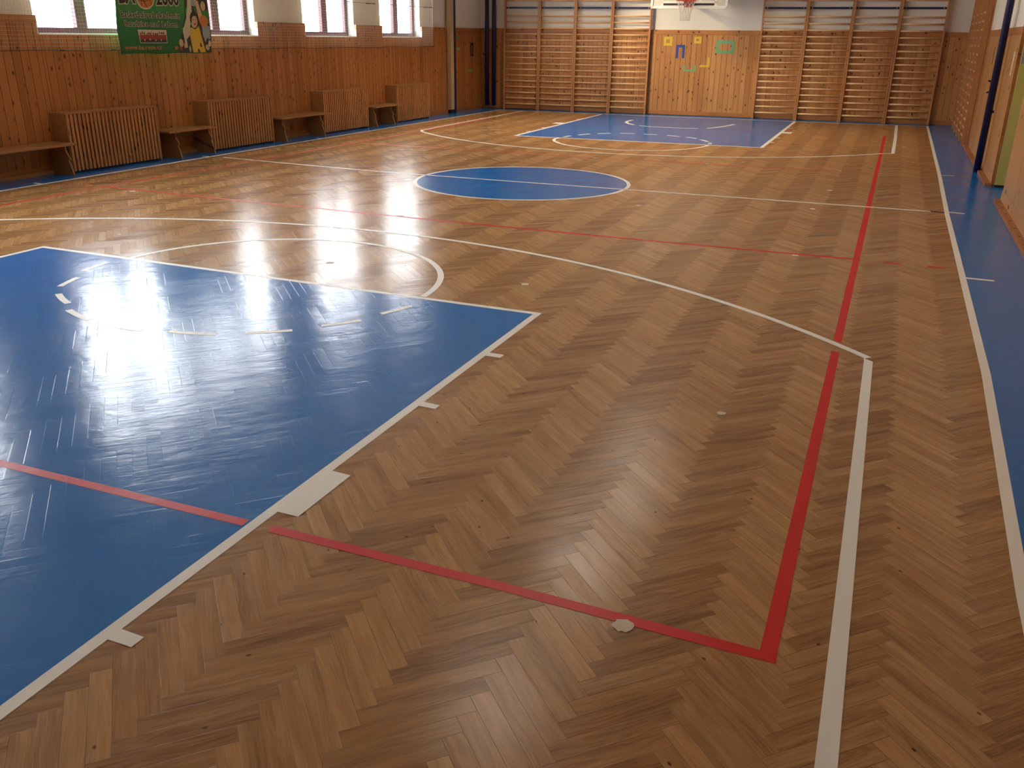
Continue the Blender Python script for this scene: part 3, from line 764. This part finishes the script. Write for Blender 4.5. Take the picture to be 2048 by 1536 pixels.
# shielded lamp added to brighten the end wall around the far basket
sp = thing('fill_spotlight', 'black lamp added under the ceiling to light the wall by the far basket', 'fill_spotlight', (-3.6, 8.5, 4.3), 0)
aim = (Vector((-0.25, 12.5, 1.15)) - Vector((-3.6, 8.5, 4.3))).normalized()
b = MB(); b.tube([tuple(aim * -0.12), tuple(aim * 0.0), tuple(aim * 0.16)], [0.07, 0.11, 0.13], 20, cap=False)
b.tube([tuple(aim * -0.13), tuple(aim * -0.12)], 0.07, 20); b.build('housing', 'black', sp, True)
b = MB(); b.tube([(0, 0, 0.08), (0, 0, CEIL - 4.3)], 0.012, 8); b.build('bracket', 'black', sp, True)
sd = bpy.data.lights.new('fill_spotlight_beam', 'SPOT'); sd.energy = 420; sd.color = (1.0, 0.80, 0.52); sd.spot_size = R(46); sd.spot_blend = 0.8; sd.shadow_soft_size = 0.30
so = bpy.data.objects.new('fill_spotlight_beam', sd); COL.objects.link(so); so.parent = sp
so.rotation_euler = aim.to_track_quat('-Z', 'Y').to_euler(); so.location = aim * 0.17

# ------------------------------------------------------------------ slatted radiator covers
def radiator_cover(s0, s1, label):
    D, ZT, ZB = 0.30, 0.82, 0.03
    t = thing('radiator_cover', label, 'radiator cover', left_pt(0, (s0 + s1) / 2), LROT, 'slatted radiator covers along the window wall')
    h = (s1 - s0) / 2
    def B(): return MB()
    for sgn in (-1, 1):
        y = sgn * (h - 0.012)
        b = B(); b.bbox(0.001, D - 0.022, y - 0.011, y + 0.011, 0.0, ZT - 0.02, 0.003); b.build('side_panel', 'bench', t)
    b = B(); b.bbox(0.001, D + 0.004, -h, h, ZT - 0.02, ZT, 0.004); b.build('top_board', 'bench', t)
    b = B()
    for z in (0.12, 0.70): b.bbox(D - 0.045, D - 0.021, -h + 0.025, h - 0.025, z, z + 0.05, 0.003)
    b.build('rear_batten', 'bench', t)
    n = int(round((h * 2) / 0.068)); pitch = (2 * h) / n; sl = []
    for i in range(n):
        y = -h + (i + 0.5) * pitch
        b = B(); b.bbox(D - 0.020, D, y - 0.0215, y + 0.0215, ZB, ZT - 0.022, 0.003)
        sl.append(b.build('slat', 'slat', t))
    # radiator inside, coloured dark to deepen the shade between the slats
    b = B()
    m = int(h * 2 / 0.09) - 2
    for i in range(m):
        y = -h + 0.12 + i * (2 * h - 0.24) / max(1, m - 1)
        b.tube([(0.13, y, 0.12), (0.13, y, 0.66)], 0.03, 8)
    b.tube([(0.13, -h + 0.1, 0.64), (0.13, h - 0.1, 0.64)], 0.022, 8); b.tube([(0.13, -h + 0.1, 0.14), (0.13, h - 0.1, 0.14)], 0.022, 8)
    for y in (-h + 0.12, h - 0.12): b.tube([(0.13, y, 0.14), (0.13, y, 0.0)], 0.02, 8)
    b.build('radiator', 'cable', t, True)
    return t
radiator_cover(-2.19, -0.47, 'slatted wooden radiator cover nearest the camera, below the left end of the green banner')
radiator_cover(0.66, 2.38, 'slatted wooden radiator cover second from the camera, right of the short bench under the banner')
radiator_cover(3.99, 5.67, 'slatted wooden radiator cover under the middle window, third along the wall')
radiator_cover(6.90, 8.47, 'slatted wooden radiator cover farthest away, nearest the beige pole')

# ------------------------------------------------------------------ benches
def bench(s0, s1, legs, label):
    t = thing('bench', label, 'bench', left_pt(0, (s0 + s1) / 2), LROT, 'wooden benches between the radiator covers')
    c = (s0 + s1) / 2
    b = MB(); b.bbox(0.022, 0.47, s0 - c, s1 - c, 0.405, 0.435, 0.006); b.build('seat', 'bench', t)
    # end boards with a shaped front edge: belly, notch, flare to the foot
    prof = [(0.03, 0.0), (0.45, 0.0), (0.442, 0.05), (0.425, 0.11), (0.405, 0.165), (0.392, 0.205), (0.415, 0.222), (0.412, 0.25),
            (0.385, 0.29), (0.362, 0.33), (0.358, 0.365), (0.372, 0.405), (0.03, 0.405)]
    for s in legs:
        b = MB(); b.prism(prof, s - c - 0.014, s - c + 0.014, 'y'); b.build('leg', 'bench', t)
    b = MB(); b.bbox(0.022, 0.045, s0 - c + 0.02, s1 - c - 0.02, 0.30, 0.404, 0.004); b.build('rear_rail', 'bench', t)
    b = MB(); b.bbox(0.022, 0.075, legs[0] - c + 0.015, legs[-1] - c - 0.015, 0.0, 0.05, 0.004); b.build('floor_rail', 'bench', t)
    return t
bench(-5.1, -2.215, (-4.9, -3.6, -2.32), 'long wooden bench cut by the left edge of the photo')
bench(-0.445, 0.635, (-0.21, 0.57), 'short wooden bench below the green banner')
bench(2.405, 3.965, (2.55, 3.78), 'wooden bench between the second and third radiator covers')
bench(5.695, 6.875, (5.78, 6.52), 'short wooden bench farthest away, by the last radiator cover')

# ------------------------------------------------------------------ wall bars
def wall_bars(w, label, top=3.05, group='wall bars on the end wall', rail=True, cat='wall bars'):
    t = thing('wall_bars', label, cat, group=group)
    D = 0.12
    for x in (0.022, w - 0.022):
        b = MB(); b.bbox(x - 0.019, x + 0.019, -D, -0.016, 0.0, top, 0.004); b.build('post', 'bars', t)
    zs = [0.155 + 0.15 * k for k in range(16)] + [2.78, 2.93]
    for z in zs:
        b = MB(); b.tube([(0.035, -D + 0.035, z), (w * 0.5, -D + 0.034, z - 0.001), (w - 0.035, -D + 0.035, z)], 0.016, 10, ry=0.022)
        b.build('rung', 'rung', t, True)
    if rail:
        b = MB(); b.bbox(0.042, w - 0.042, -0.022, -0.006, 2.585, 2.63, 0.002); r = b.build('mounting_rail', 'navy', t)
        r['label'] = 'navy steel rail'
        for x in (0.10, w - 0.10):
            b = MB(); b.tube([(x, -0.02, 2.607), (x, -0.032, 2.607)], 0.011, 8); b.build('bolt', 'white_metal', r, True)
    return t
lefts = [(-5.465, -4.462), (-4.462, -3.468), (-3.468, -2.474), (-2.474, -1.452)]
rights = [(1.295, 2.348), (2.348, 3.400), (3.400, 4.440), (4.440, 5.462)]
names_l = ['wall bars in the left corner of the end wall beside the two navy poles', 'wall bars second from the left corner on the end wall',
           'wall bars third from the left corner on the end wall', 'wall bars immediately left of the basketball hoop']
names_r = ['wall bars immediately right of the basketball hoop', 'wall bars second to the right of the hoop on the end wall',
           'wall bars third to the right of the hoop on the end wall', 'last wall bars at the right corner of the end wall']
base = {}
for (a, b), nm in zip(lefts + rights, names_l + names_r):
    w_ = round(b - a, 2)
    if w_ not in base:
        t = wall_bars(b - a, nm); base[w_] = t
    else:
        t = copy_tree(base[w_]); t['label'] = nm
    t.location = far_pt(a, 0.0); t.rotation_euler = (0, 0, FROT)
# on the right wall, seen edge-on
t0 = None
rn = ['wall bars on the right wall, nearest to the camera', 'wall bars on the right wall, second from the camera',
      'wall bars on the right wall, third from the camera', 'wall bars on the right wall, touching the far corner']
for i in range(4):
    if t0 is None: t = t0 = wall_bars(1.0, rn[0], top=3.05, group='wall bars on the right wall', rail=False)
    else: t = copy_tree(t0); t['label'] = rn[i]
    t.location = (RX + 0.0, 9.06 + i * 1.0, 0); t.rotation_euler = (0, 0, R(-90))

# ------------------------------------------------------------------ poles
mb = MB()
pl = thing('padded_pole', 'beige padded pole with navy steel back standing at the window wall', 'pole', left_pt(0.1, 10.1), LROT)
b = MB(); b.bbox(-0.09, 0.02, -0.10, 0.08, 0.09, CEIL - 0.31, 0.012); b.build('padding', 'beige', pl)
b = MB(); b.bbox(-0.08, 0.03, 0.085, 0.17, 0.0, CEIL - 0.31, 0.005); b.build('steel_post', 'navy', pl)
b = MB(); b.bbox(-0.085, 0.015, -0.09, 0.083, 0.0, 0.085, 0.005); b.build('foot', 'black', pl)
b = MB(); b.tube([(0.0, 0.17, 1.0), (0.0, 0.20, 1.0)], 0.03, 10); b.build('knob', 'black', pl, True)
for i, (x, lab) in enumerate(((-5.925, 'left of the two navy steel poles stored in the far left corner'), (-5.722, 'right of the two navy steel poles stored in the far left corner'))):
    fy = FY + x * math.tan(FROT)
    t = thing('steel_pole', lab, 'pole', (x, fy - 0.14, 0), 0, 'navy poles in the far left corner')
    b = MB(); b.tube([(0, 0, 0.09), (0, 0, 4.2)], 0.056, 16); b.build('tube', 'navy', t, True)
    b = MB()
    for z in (0.14, 3.4): b.bbox(-0.03, 0.03, 0.0, 0.128, z - 0.02, z + 0.02, 0.003)
    b.build('wall_bracket', 'black', t)
    b = MB(); sg = -1 if i == 0 else 1
    for z in ((1.42,) if i == 0 else (0.72, 1.62)):
        b.tube([(sg * 0.05, 0, z), (sg * 0.10, -0.01, z), (sg * 0.11, -0.01, z + 0.04)], 0.014, 8)
    b.build('hook', 'black', t, True)
t = thing('steel_pole', 'navy round pole standing on the floor against the right wall by the yellow door', 'pole', (5.965, 4.13, 0))
b = MB(); b.tube([(0, 0, 0.0), (0, 0, CEIL - 0.02)], 0.052, 20); b.build('tube', 'navy', t, True)
b = MB(); b.tube([(-0.045, 0.02, 1.33), (-0.085, 0.03, 1.34)], 0.014, 8); b.tube([(-0.045, 0.02, 1.18), (-0.08, 0.03, 1.17)], 0.012, 8); b.build('hook', 'black', t, True)
b = MB()
for z in (0.9, 3.2): b.bbox(0.0, 0.077, -0.02, 0.02, z - 0.02, z + 0.02, 0.003)
b.build('wall_bracket', 'navy', t)
mb = MB(); mb.bbox(5.80, RX - 0.002, 7.02, 7.12, 2.60, 2.68, 0.004); mb.bbox(5.80, 5.90, 6.6, 7.12, 2.62, 2.70, 0.004)
tag(mb.build('steel_bracket', 'navy'), 'navy bracket cut by the top edge, left of the pole on the right wall', 'bracket')

# ------------------------------------------------------------------ basketball hoop
BN = 1.55                     # board face distance out of the end wall
hp = thing('basketball_hoop', 'white framed basketball backboard with orange rim and net on the end wall', 'basketball hoop', far_pt(-0.30, BN, 0), FROT)
bw, bh, bz = 1.80, 1.05, 2.545
b = MB(); b.bbox(-bw / 2 + 0.04, bw / 2 - 0.04, 0.002, 0.012, bz + 0.04, bz + bh - 0.04, 0.003); b.build('panel', 'board_grey', hp)
b = MB()
for (x0, x1, z0, z1) in ((-bw / 2, bw / 2, bz, bz + 0.055), (-bw / 2, bw / 2, bz + bh - 0.055, bz + bh), (-bw / 2, -bw / 2 + 0.05, bz, bz + bh), (bw / 2 - 0.05, bw / 2, bz, bz + bh)):
    b.bbox(x0, x1, -0.012, 0.03, z0, z1, 0.004)
fr = b.build('frame', 'board', hp)
b = MB()
for (x0, x1, z0, z1) in ((-0.60, 0.60, bz + 0.075, bz + 0.115),): b.box(x0 - 0.0, x1, -0.0045, 0.002, z0, z1)
b.build('dark_stripe', 'dark_line', hp)
b = MB()
for (x0, x1, z0, z1) in ((-0.66, 0.66, bz + 0.116, bz + 0.165), (-0.66, -0.60, bz + 0.055, bz + 0.8), (0.60, 0.66, bz + 0.055, bz + 0.8),
                         (-0.295, -0.245, bz + 0.165, bz + 0.6), (0.245, 0.295, bz + 0.165, bz + 0.6), (-0.295, 0.295, bz + 0.55, bz + 0.6)):
    b.box(x0, x1, -0.004, 0.002, z0, z1)
b.build('white_marking', 'board', hp)
b = MB()
for x in (-0.45, 0.45):
    b.tube([(x, 0.03, bz + 0.30), (x, BN - 0.012, bz + 0.30)], 0.03, 10); b.tube([(x, 0.03, bz + 0.85), (x, BN - 0.012, bz + 0.85)], 0.03, 10)
    b.tube([(x, 0.04, bz + 0.85), (x, BN - 0.03, bz + 0.32)], 0.02, 8)
    b.bbox(x - 0.07, x + 0.07, BN - 0.02, BN - 0.008 + 0.03, bz + 0.2, bz + 0.95, 0.003)
b.build('support_arm', 'navy', hp, False)
rz_, rr, rc = bz + 0.165, 0.225, -0.39
b = MB(); b.tube([(rr * math.cos(q * math.pi / 20), rc + rr * math.sin(q * math.pi / 20), rz_) for q in range(40)], 0.0115, 8, closed=True)
for x in (-0.12, 0.12): b.tube([(x, rc + 0.19, rz_), (x * 0.8, -0.005, rz_ - 0.005)], 0.011, 8)
rim = b.build('rim', 'rim', hp, True)
b = MB(); b.prism([(-0.12, rz_ + 0.01), (0.12, rz_ + 0.01), (0.095, rz_ - 0.14), (-0.095, rz_ - 0.14)], -0.02, -0.004, 'y')
for x in (-0.07, 0.07): b.prism([(-0.02, rz_ - 0.005), (rc + 0.20, rz_ - 0.005), (-0.02, rz_ - 0.13)], x - 0.005, x + 0.005, 'x')
b.build('bracket', 'rim_dark', hp)
# net: crossing cords that narrow to the bottom
b = MB(); nh = 0.42; cnt = 12
def ring(t_, k):
    r_ = rr * (1 - t_) + 0.115 * t_ + 0.035 * math.sin(t_ * math.pi) * -1
    a = 2 * math.pi * k / cnt
    return (r_ * math.cos(a), rc + r_ * math.sin(a), rz_ - 0.01 - nh * t_)
for k in range(cnt):
    for sg in (1, -1):
        b.tube([ring(i / 10, k + sg * i * 0.25) for i in range(11)], 0.0042, 5)
b.tube([ring(1.0, k) for k in range(cnt)], 0.004, 5, closed=True)
b.build('net', 'netcord', rim)

# coloured tape shapes on the boards under the hoop
def tape_frame(name, lab, mat, s0, s1, z0, z1, w, sides='tblr'):
    mb = MB(); y0, y1 = -0.002, -0.0003
    if 't' in sides: mb.box(s0, s1, y0, y1, z1 - w, z1)
    if 'b' in sides: mb.box(s0, s1, y0, y1, z0, z0 + w)
    if 'l' in sides: mb.box(s0, s0 + w, y0, y1, z0 + (w if 'b' in sides else 0), z1 - (w if 't' in sides else 0))
    if 'r' in sides: mb.box(s1 - w, s1, y0, y1, z0 + (w if 'b' in sides else 0), z1 - (w if 't' in sides else 0))
    return place_far(tag(mb.build(name, mat), lab, 'tape'))
tape_frame('wall_tape', 'yellow tape rectangle at the upper left of the pine boards under the hoop', 'tape_yellow', -1.11, -0.89, 1.71, 1.93, 0.065)
tape_frame('wall_tape', 'dark blue tape shape like an upside-down U under the hoop', 'tape_blue', -0.78, -0.555, 1.415, 1.735, 0.065, 'tlr')
tape_frame('wall_tape', 'small yellow tape square just below the cap rail, right of the blue shape', 'tape_yellow', -0.335, -0.15, 1.775, 1.935, 0.055)
tape_frame('wall_tape', 'large green tape rectangle on the pine boards under the hoop', 'tape_green', 0.225, 0.69, 1.545, 1.85, 0.075)
tape_frame('wall_tape', 'yellow tape corner lower down between the green pieces', 'tape_yellow', -0.15, 0.09, 1.21, 1.44, 0.05, 'br')
tape_frame('wall_tape', 'green tape bracket open at the top, lowest on the pine boards', 'tape_green', -0.555, -0.235, 1.095, 1.255, 0.045, 'blr')

# ------------------------------------------------------------------ protective net over the windows
t = thing('window_net', 'pale protective net hung on cables in front of the windows', 'net', left_pt(0.15, -1.0), LROT)
c0 = -1.0
b = MB(); n0, n1, z0, z1, cell = -10.0, 8.98, 1.64, 4.85, 0.048
th = 0.0016
ns = int((n1 - n0) / cell); nz = int((z1 - z0) / cell)
def sway(s, z): return 0.018 * math.sin(s * 1.9 + z) * (1 - abs((z - z0) / (z1 - z0) * 2 - 1)) + 0.006 * math.sin(s * 7.3)
for i in range(ns + 1):
    s = n0 + (n1 - n0) * i / ns
    zz = [z0 + (z1 - z0) * q / 8 for q in range(9)]
    for za, zb in zip(zz, zz[1:]):
        xa, xb = sway(s, za), sway(s, zb)
        b.add([(xa, s - c0 - th, za), (xa, s - c0 + th, za), (xb, s - c0 + th, zb), (xb, s - c0 - th, zb)], [(0, 1, 2, 3)])
        b.add([(xa - th, s - c0, za), (xa + th, s - c0, za), (xb + th, s - c0, zb), (xb - th, s - c0, zb)], [(0, 1, 2, 3)])
for j in range(nz + 1):
    z = z0 + (z1 - z0) * j / nz
    N_ = 70
    for q in range(N_):
        sa, sb = n0 + (n1 - n0) * q / N_, n0 + (n1 - n0) * (q + 1) / N_
        xa, xb = sway(sa, z), sway(sb, z); dz = 0.0
        b.add([(xa, sa - c0, z - th), (xa, sa - c0, z + th), (xb, sb - c0, z + th), (xb, sb - c0, z - th)], [(0, 1, 2, 3)])
        b.add([(xa - th, sa - c0, z), (xa + th, sa - c0, z), (xb + th, sb - c0, z), (xb - th, sb - c0, z)], [(0, 1, 2, 3)])
nt_ = b.build('mesh', 'net', t)
b = MB(); pts = [(sway(n0 + (n1 - n0) * q / 60, z0), n0 + (n1 - n0) * q / 60 - c0, z0 - 0.01 * math.sin(q * math.pi / 6) ** 2) for q in range(61)]
b.tube(pts, 0.006, 6); b.build('bottom_cable', 'cable', t, True)
b = MB(); b.tube([(0.0, n1 - c0, z0), (0.0, n1 - c0, z1)], 0.004, 6); b.build('edge_cord', 'net', t, True)
b = MB()
for (a_, b_) in ((5.2, 6.32), (6.9, 8.93)): b.tube([(0, a_ - c0, 2.51), (0, b_ - c0, 2.51)], 0.004, 6)
b.build('tension_cable', 'cable', t, True)
for s_, z_ in ((n1, z0 - 0.005), (-0.99, z0 - 0.005), (-9.9, z0 - 0.005), (4.6, z0 - 0.005), (-1.9, z0 - 0.005), (6.32, 2.51), (8.93, 2.51)):
    b = MB(); b.tube([(-0.205 if z_ > 2 else -0.15, s_ - c0, z_), (0.02, s_ - c0, z_)], 0.008, 6); b.tube([(0.0, s_ - c0 - 0.05, z_), (0.0, s_ - c0 + 0.05, z_)], 0.012, 6)
    b.build('eye_bolt', 'cable', t, True)

# ------------------------------------------------------------------ green banner
BX = -5.985
bn = thing('banner', 'green basketball academy banner with a ball and player pictures, hung over the window net', 'banner', (BX, 0, 0), 0)
def wob(y, z): return 0.012 * math.sin(y * 5.1 + 1.0) + 0.009 * math.sin(z * 6.0 + y * 2)
def edge_l(z): return -1.03 + (z - 1.575) * 0.055 + 0.012 * math.sin(z * 9)
def edge_r(z): return 0.975 + (z - 1.575) * 0.012
def on_banner(p, off):        # (y,z) -> on the cloth surface
    return (wob(*p) + off, p[0], p[1])
b = MB(); NY, NZ = 40, 30; ZB0, ZB1 = 1.577, 3.10
vs = []
for lay in (0.0, -0.0015):
    for j in range(NZ + 1):
        z = ZB0 + (ZB1 - ZB0) * j / NZ
        for i in range(NY + 1):
            y = edge_l(z) + (edge_r(z) - edge_l(z)) * i / NY
            zz = z + (0.006 * math.sin(y * 7) if j == 0 else 0)
            vs.append((wob(y, zz) + lay, y, zz))
fs = []
K = (NY + 1) * (NZ + 1)
for j in range(NZ):
    for i in range(NY):
        a = j * (NY + 1) + i; q = (a, a + 1, a + NY + 2, a + NY + 1)
        fs.append(q); fs.append(tuple(K + v for v in q)[::-1])
rim_idx = [i for i in range(NY + 1)] + [(j + 1) * (NY + 1) + NY for j in range(NZ)] + [NZ * (NY + 1) + i for i in range(NY - 1, -1, -1)] + [j * (NY + 1) for j in range(NZ - 1, 0, -1)]
for a_, b_ in zip(rim_idx, rim_idx[1:] + rim_idx[:1]): fs.append((a_, b_, b_ + K, a_ + K))
b.add(vs, fs)
def mat_banner():
    m, nt, bs = new_mat('green_banner_cloth'); k = N(nt)
    p = k.sep(k.obj())
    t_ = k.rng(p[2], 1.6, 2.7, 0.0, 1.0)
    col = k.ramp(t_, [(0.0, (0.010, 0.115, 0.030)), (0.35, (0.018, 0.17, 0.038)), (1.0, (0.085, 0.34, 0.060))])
    k.put(bs.inputs['Base Color'], col); bs.inputs['Roughness'].default_value = 0.45
    return m
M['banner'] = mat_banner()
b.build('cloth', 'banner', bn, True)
M['b_text'] = mat_plain('banner_text_dark', (0.028, 0.012, 0.010, 1), 0.5)
M['b_halo'] = mat_plain('banner_text_halo', (0.66, 0.66, 0.45, 1), 0.5)
M['b_orange'] = mat_plain('banner_text_orange', (0.50, 0.17, 0.035, 1), 0.5)
M['b_skin'] = mat_plain('banner_skin_print', (0.55, 0.36, 0.20, 1), 0.5)
M['b_yellow'] = mat_plain('banner_yellow_print', (0.62, 0.42, 0.045, 1), 0.5)
M['b_dark'] = mat_plain('banner_dark_print', (0.035, 0.040, 0.030, 1), 0.5)
M['b_grey'] = mat_plain('banner_grey_print', (0.30, 0.34, 0.32, 1), 0.5, scale=25, var=0.3)
M['b_ball'] = mat_plain('banner_ball_print', (0.55, 0.17, 0.035, 1), 0.5)
M['b_red'] = mat_plain('banner_red_print', (0.30, 0.045, 0.03, 1), 0.5)
M['b_pale'] = mat_plain('banner_pale_print', (0.55, 0.50, 0.34, 1), 0.5, scale=25, var=0.2)
def patch(name, poly, mat, off, parent=bn, n=3):
    bm = bmesh.new(); bm.faces.new([bm.verts.new((0, y, z)) for y, z in poly])
    bmesh.ops.triangulate(bm, faces=bm.faces[:])
    for _ in range(n): bmesh.ops.subdivide_edges(bm, edges=bm.edges[:], cuts=1, use_grid_fill=True)
    for v in bm.verts: v.co = Vector(on_banner((v.co.y, v.co.z), off))
    mb = MB(); mb.bm(bm); return mb.build(name, mat, parent)
def ellipse(cy, cz, ry, rz_, n=28, rot=0.0):
    out = []
    for i in range(n):
        t = 2 * math.pi * i / n; y, z = ry * math.cos(t), rz_ * math.sin(t)
        out.append((cy + y * math.cos(rot) - z * math.sin(rot), cz + y * math.sin(rot) + z * math.cos(rot)))
    return out
dg = bpy.context.evaluated_depsgraph_get
def text_mesh(s, offset, bold):
    cu = bpy.data.curves.new('t', 'FONT'); cu.body = s; cu.size = 1.0; cu.offset = offset; cu.resolution_u = 3
    o = bpy.data.objects.new('t', cu); COL.objects.link(o)
    bpy.context.view_layer.update()
    me = bpy.data.meshes.new_from_object(o.evaluated_get(dg()))
    bpy.data.objects.remove(o); bpy.data.curves.remove(cu)
    return me
def put_text(s, y0, y1, zbase, cap, mat, part='lettering', halo=True, slope=0.0, weight=0.018, serif=True):
    """letters squeezed between y0 and y1 with the given capital height"""
    ref = text_mesh(s, weight, True)
    xs = [v.co.x for v in ref.vertices]; x0, x1 = min(xs), max(xs)
    caph = 0.70
    def conv(me, off, mname, nm):
        mb = MB(); 
        vs = []
        for v in me.vertices:
            y = y0 + (v.co.x - x0) / (x1 - x0) * (y1 - y0); z = zbase + v.co.y / caph * cap + slope * (y - y0)
            vs.append(on_banner((y, z), off))
        mb.add(vs, [tuple(p.vertices) for p in me.polygons]); return mb.build(nm, mname, bn)
    if halo: conv(text_mesh(s, weight + 0.040, True), 0.0022, 'b_halo', part + '_outline')
    return conv(ref, 0.0040, mat, part)
put_text('BA', -0.905, -0.575, 2.276, 0.20, 'b_text', slope=0.03, weight=0.035)
put_text('2006', -0.176, 0.302, 2.277, 0.20, 'b_text', slope=0.02, weight=0.035)
put_text('Basketbalová akademie', -0.905, 0.290, 2.082, 0.082, 'b_text', slope=0.006)
put_text('Roudnice nad Labem', -0.848, 0.232, 1.962, 0.078, 'b_text', slope=0.0)
put_text('www.ba.rete.cz', -0.94, -0.158, 1.640, 0.062, 'b_orange', halo=False, slope=-0.002, weight=0.02)
put_text('te', 0.100, 0.185, 1.636, 0.060, 'b_orange', halo=False, weight=0.02)
patch('ball_outline', ellipse(-0.385, 2.36, 0.178, 0.160), 'b_halo', 0.0022)
bl = patch('ball_picture', ellipse(-0.385, 2.36, 0.160, 0.143), 'b_ball', 0.0035)
b = MB()
def cline(pts, r=0.004):
    b.tube([on_banner(p, 0.0045) for p in pts], r, 5)
cline([(-0.385 - 0.15, 2.33), (-0.40, 2.31), (-0.30, 2.34), (-0.23, 2.37)]); cline([(-0.45, 2.49), (-0.43, 2.36), (-0.36, 2.225)]); cline([(-0.29, 2.48), (-0.31, 2.36), (-0.27, 2.26)]); cline([(-0.52, 2.42), (-0.46, 2.33), (-0.46, 2.24)])
b.build('ball_seam', 'b_text', bl)
# team photograph
tp = patch('team_photo', [(-0.60, 1.917), (-0.028, 1.915), (-0.035, 1.727), (-0.585, 1.727)], 'b_pale', 0.0025)
patch('photo_dark_band', [(-0.575, 1.80), (-0.045, 1.80), (-0.045, 1.736), (-0.572, 1.736)], 'b_dark', 0.0032, tp)
patch('photo_red_band', [(-0.58, 1.845), (-0.042, 1.845), (-0.045, 1.775), (-0.575, 1.775)], 'b_red', 0.0038, tp)
rn_ = random.Random(9)
for i in range(12):
    y = -0.55 + i * 0.042
    patch('player_figure', ellipse(y + rn_.uniform(-.008, .008), 1.862 + rn_.uniform(-.01, .012), 0.014, 0.02, 10), 'b_dark' if i % 3 else 'b_red', 0.0044, tp, 0)
for i in range(9):
    y = -0.54 + i * 0.055
    patch('player_figure', ellipse(y, 1.775 + rn_.uniform(-.01, .01), 0.013, 0.016, 10), 'b_skin' if i % 2 else 'b_dark', 0.0050, tp, 0)
# collage of players down the right side (generic figures)
cg = patch('collage', [(0.21, 1.582), (0.970, 1.580), (0.985, 1.85), (0.985, 3.05), (0.55, 3.05), (0.50, 2.40), (0.40, 2.10), (0.31, 1.86), (0.24, 1.70)], 'b_dark', 0.0022, n=2)
patch('collage_background', [(0.52, 2.38), (0.60, 2.38), (0.585, 2.15), (0.50, 1.93), (0.36, 1.80), (0.33, 1.90), (0.44, 2.10)], 'b_pale', 0.0027, cg)
patch('collage_background', [(0.79, 2.02), (0.97, 1.98), (0.965, 1.80), (0.86, 1.72), (0.80, 1.85)], 'b_grey', 0.0027, cg)
patch('collage_background', [(0.60, 2.40), (0.72, 2.40), (0.70, 2.28), (0.60, 2.28)], 'b_grey', 0.0026, cg)
patch('player_arm', [(0.335, 1.95), (0.52, 2.00), (0.52, 1.86), (0.41, 1.78), (0.42, 1.66), (0.37, 1.66), (0.36, 1.80)], 'b_pale', 0.0032, cg)
patch('player_arm', [(0.68, 2.40), (0.755, 2.40), (0.80, 2.22), (0.835, 2.10), (0.80, 2.03), (0.745, 2.05), (0.74, 2.2)], 'b_skin', 0.0032, cg)
patch('player_jersey', [(0.545, 1.965), (0.63, 1.93), (0.72, 1.985), (0.745, 1.90), (0.79, 1.70), (0.84, 1.585), (0.54, 1.585), (0.565, 1.66), (0.54, 1.75), (0.495, 1.85), (0.50, 1.93)], 'b_yellow', 0.0036, cg)
patch('player_head', ellipse(0.615, 2.055, 0.082, 0.10), 'b_skin', 0.0040, cg)
patch('player_hair', [(0.53, 2.03), (0.525, 2.12), (0.56, 2.18), (0.62, 2.19), (0.68, 2.165), (0.695, 2.11), (0.66, 2.135), (0.60, 2.13), (0.565, 2.09), (0.555, 2.02)], 'b_text', 0.0046, cg)
patch('player_mouth', ellipse(0.632, 2.012, 0.018, 0.014, 12), 'b_text', 0.0046, cg, 0)
for y in (0.60, 0.652): patch('player_eye', ellipse(y, 2.075, 0.011, 0.006, 10), 'b_text', 0.0046, cg, 0)
patch('printed_ball', ellipse(0.842, 2.062, 0.095, 0.088), 'b_ball', 0.0046, cg)
patch('player_head', ellipse(0.865, 2.30, 0.055, 0.085), 'b_skin', 0.0036, cg)
patch('player_hair', [(0.80, 2.28), (0.80, 2.38), (0.87, 2.41), (0.93, 2.38), (0.925, 2.30), (0.90, 2.35), (0.85, 2.36), (0.825, 2.32)], 'b_text', 0.0042, cg)
patch('player_head', ellipse(0.50, 2.185, 0.035, 0.045), 'b_pale', 0.0036, cg)
for (y, z, ry, rz2, mt) in ((0.27, 1.73, 0.05, 0.06, 'b_skin'), (0.255, 1.655, 0.03, 0.04, 'b_red'), (0.36, 1.69, 0.03, 0.04, 'b_skin'), (0.885, 1.66, 0.045, 0.045, 'b_skin'), (0.94, 1.72, 0.03, 0.05, 'b_pale'), (0.47, 1.64, 0.02, 0.05, 'b_pale')):
    patch('small_figure', ellipse(y, z, ry, rz2, 16), mt, 0.0034, cg)
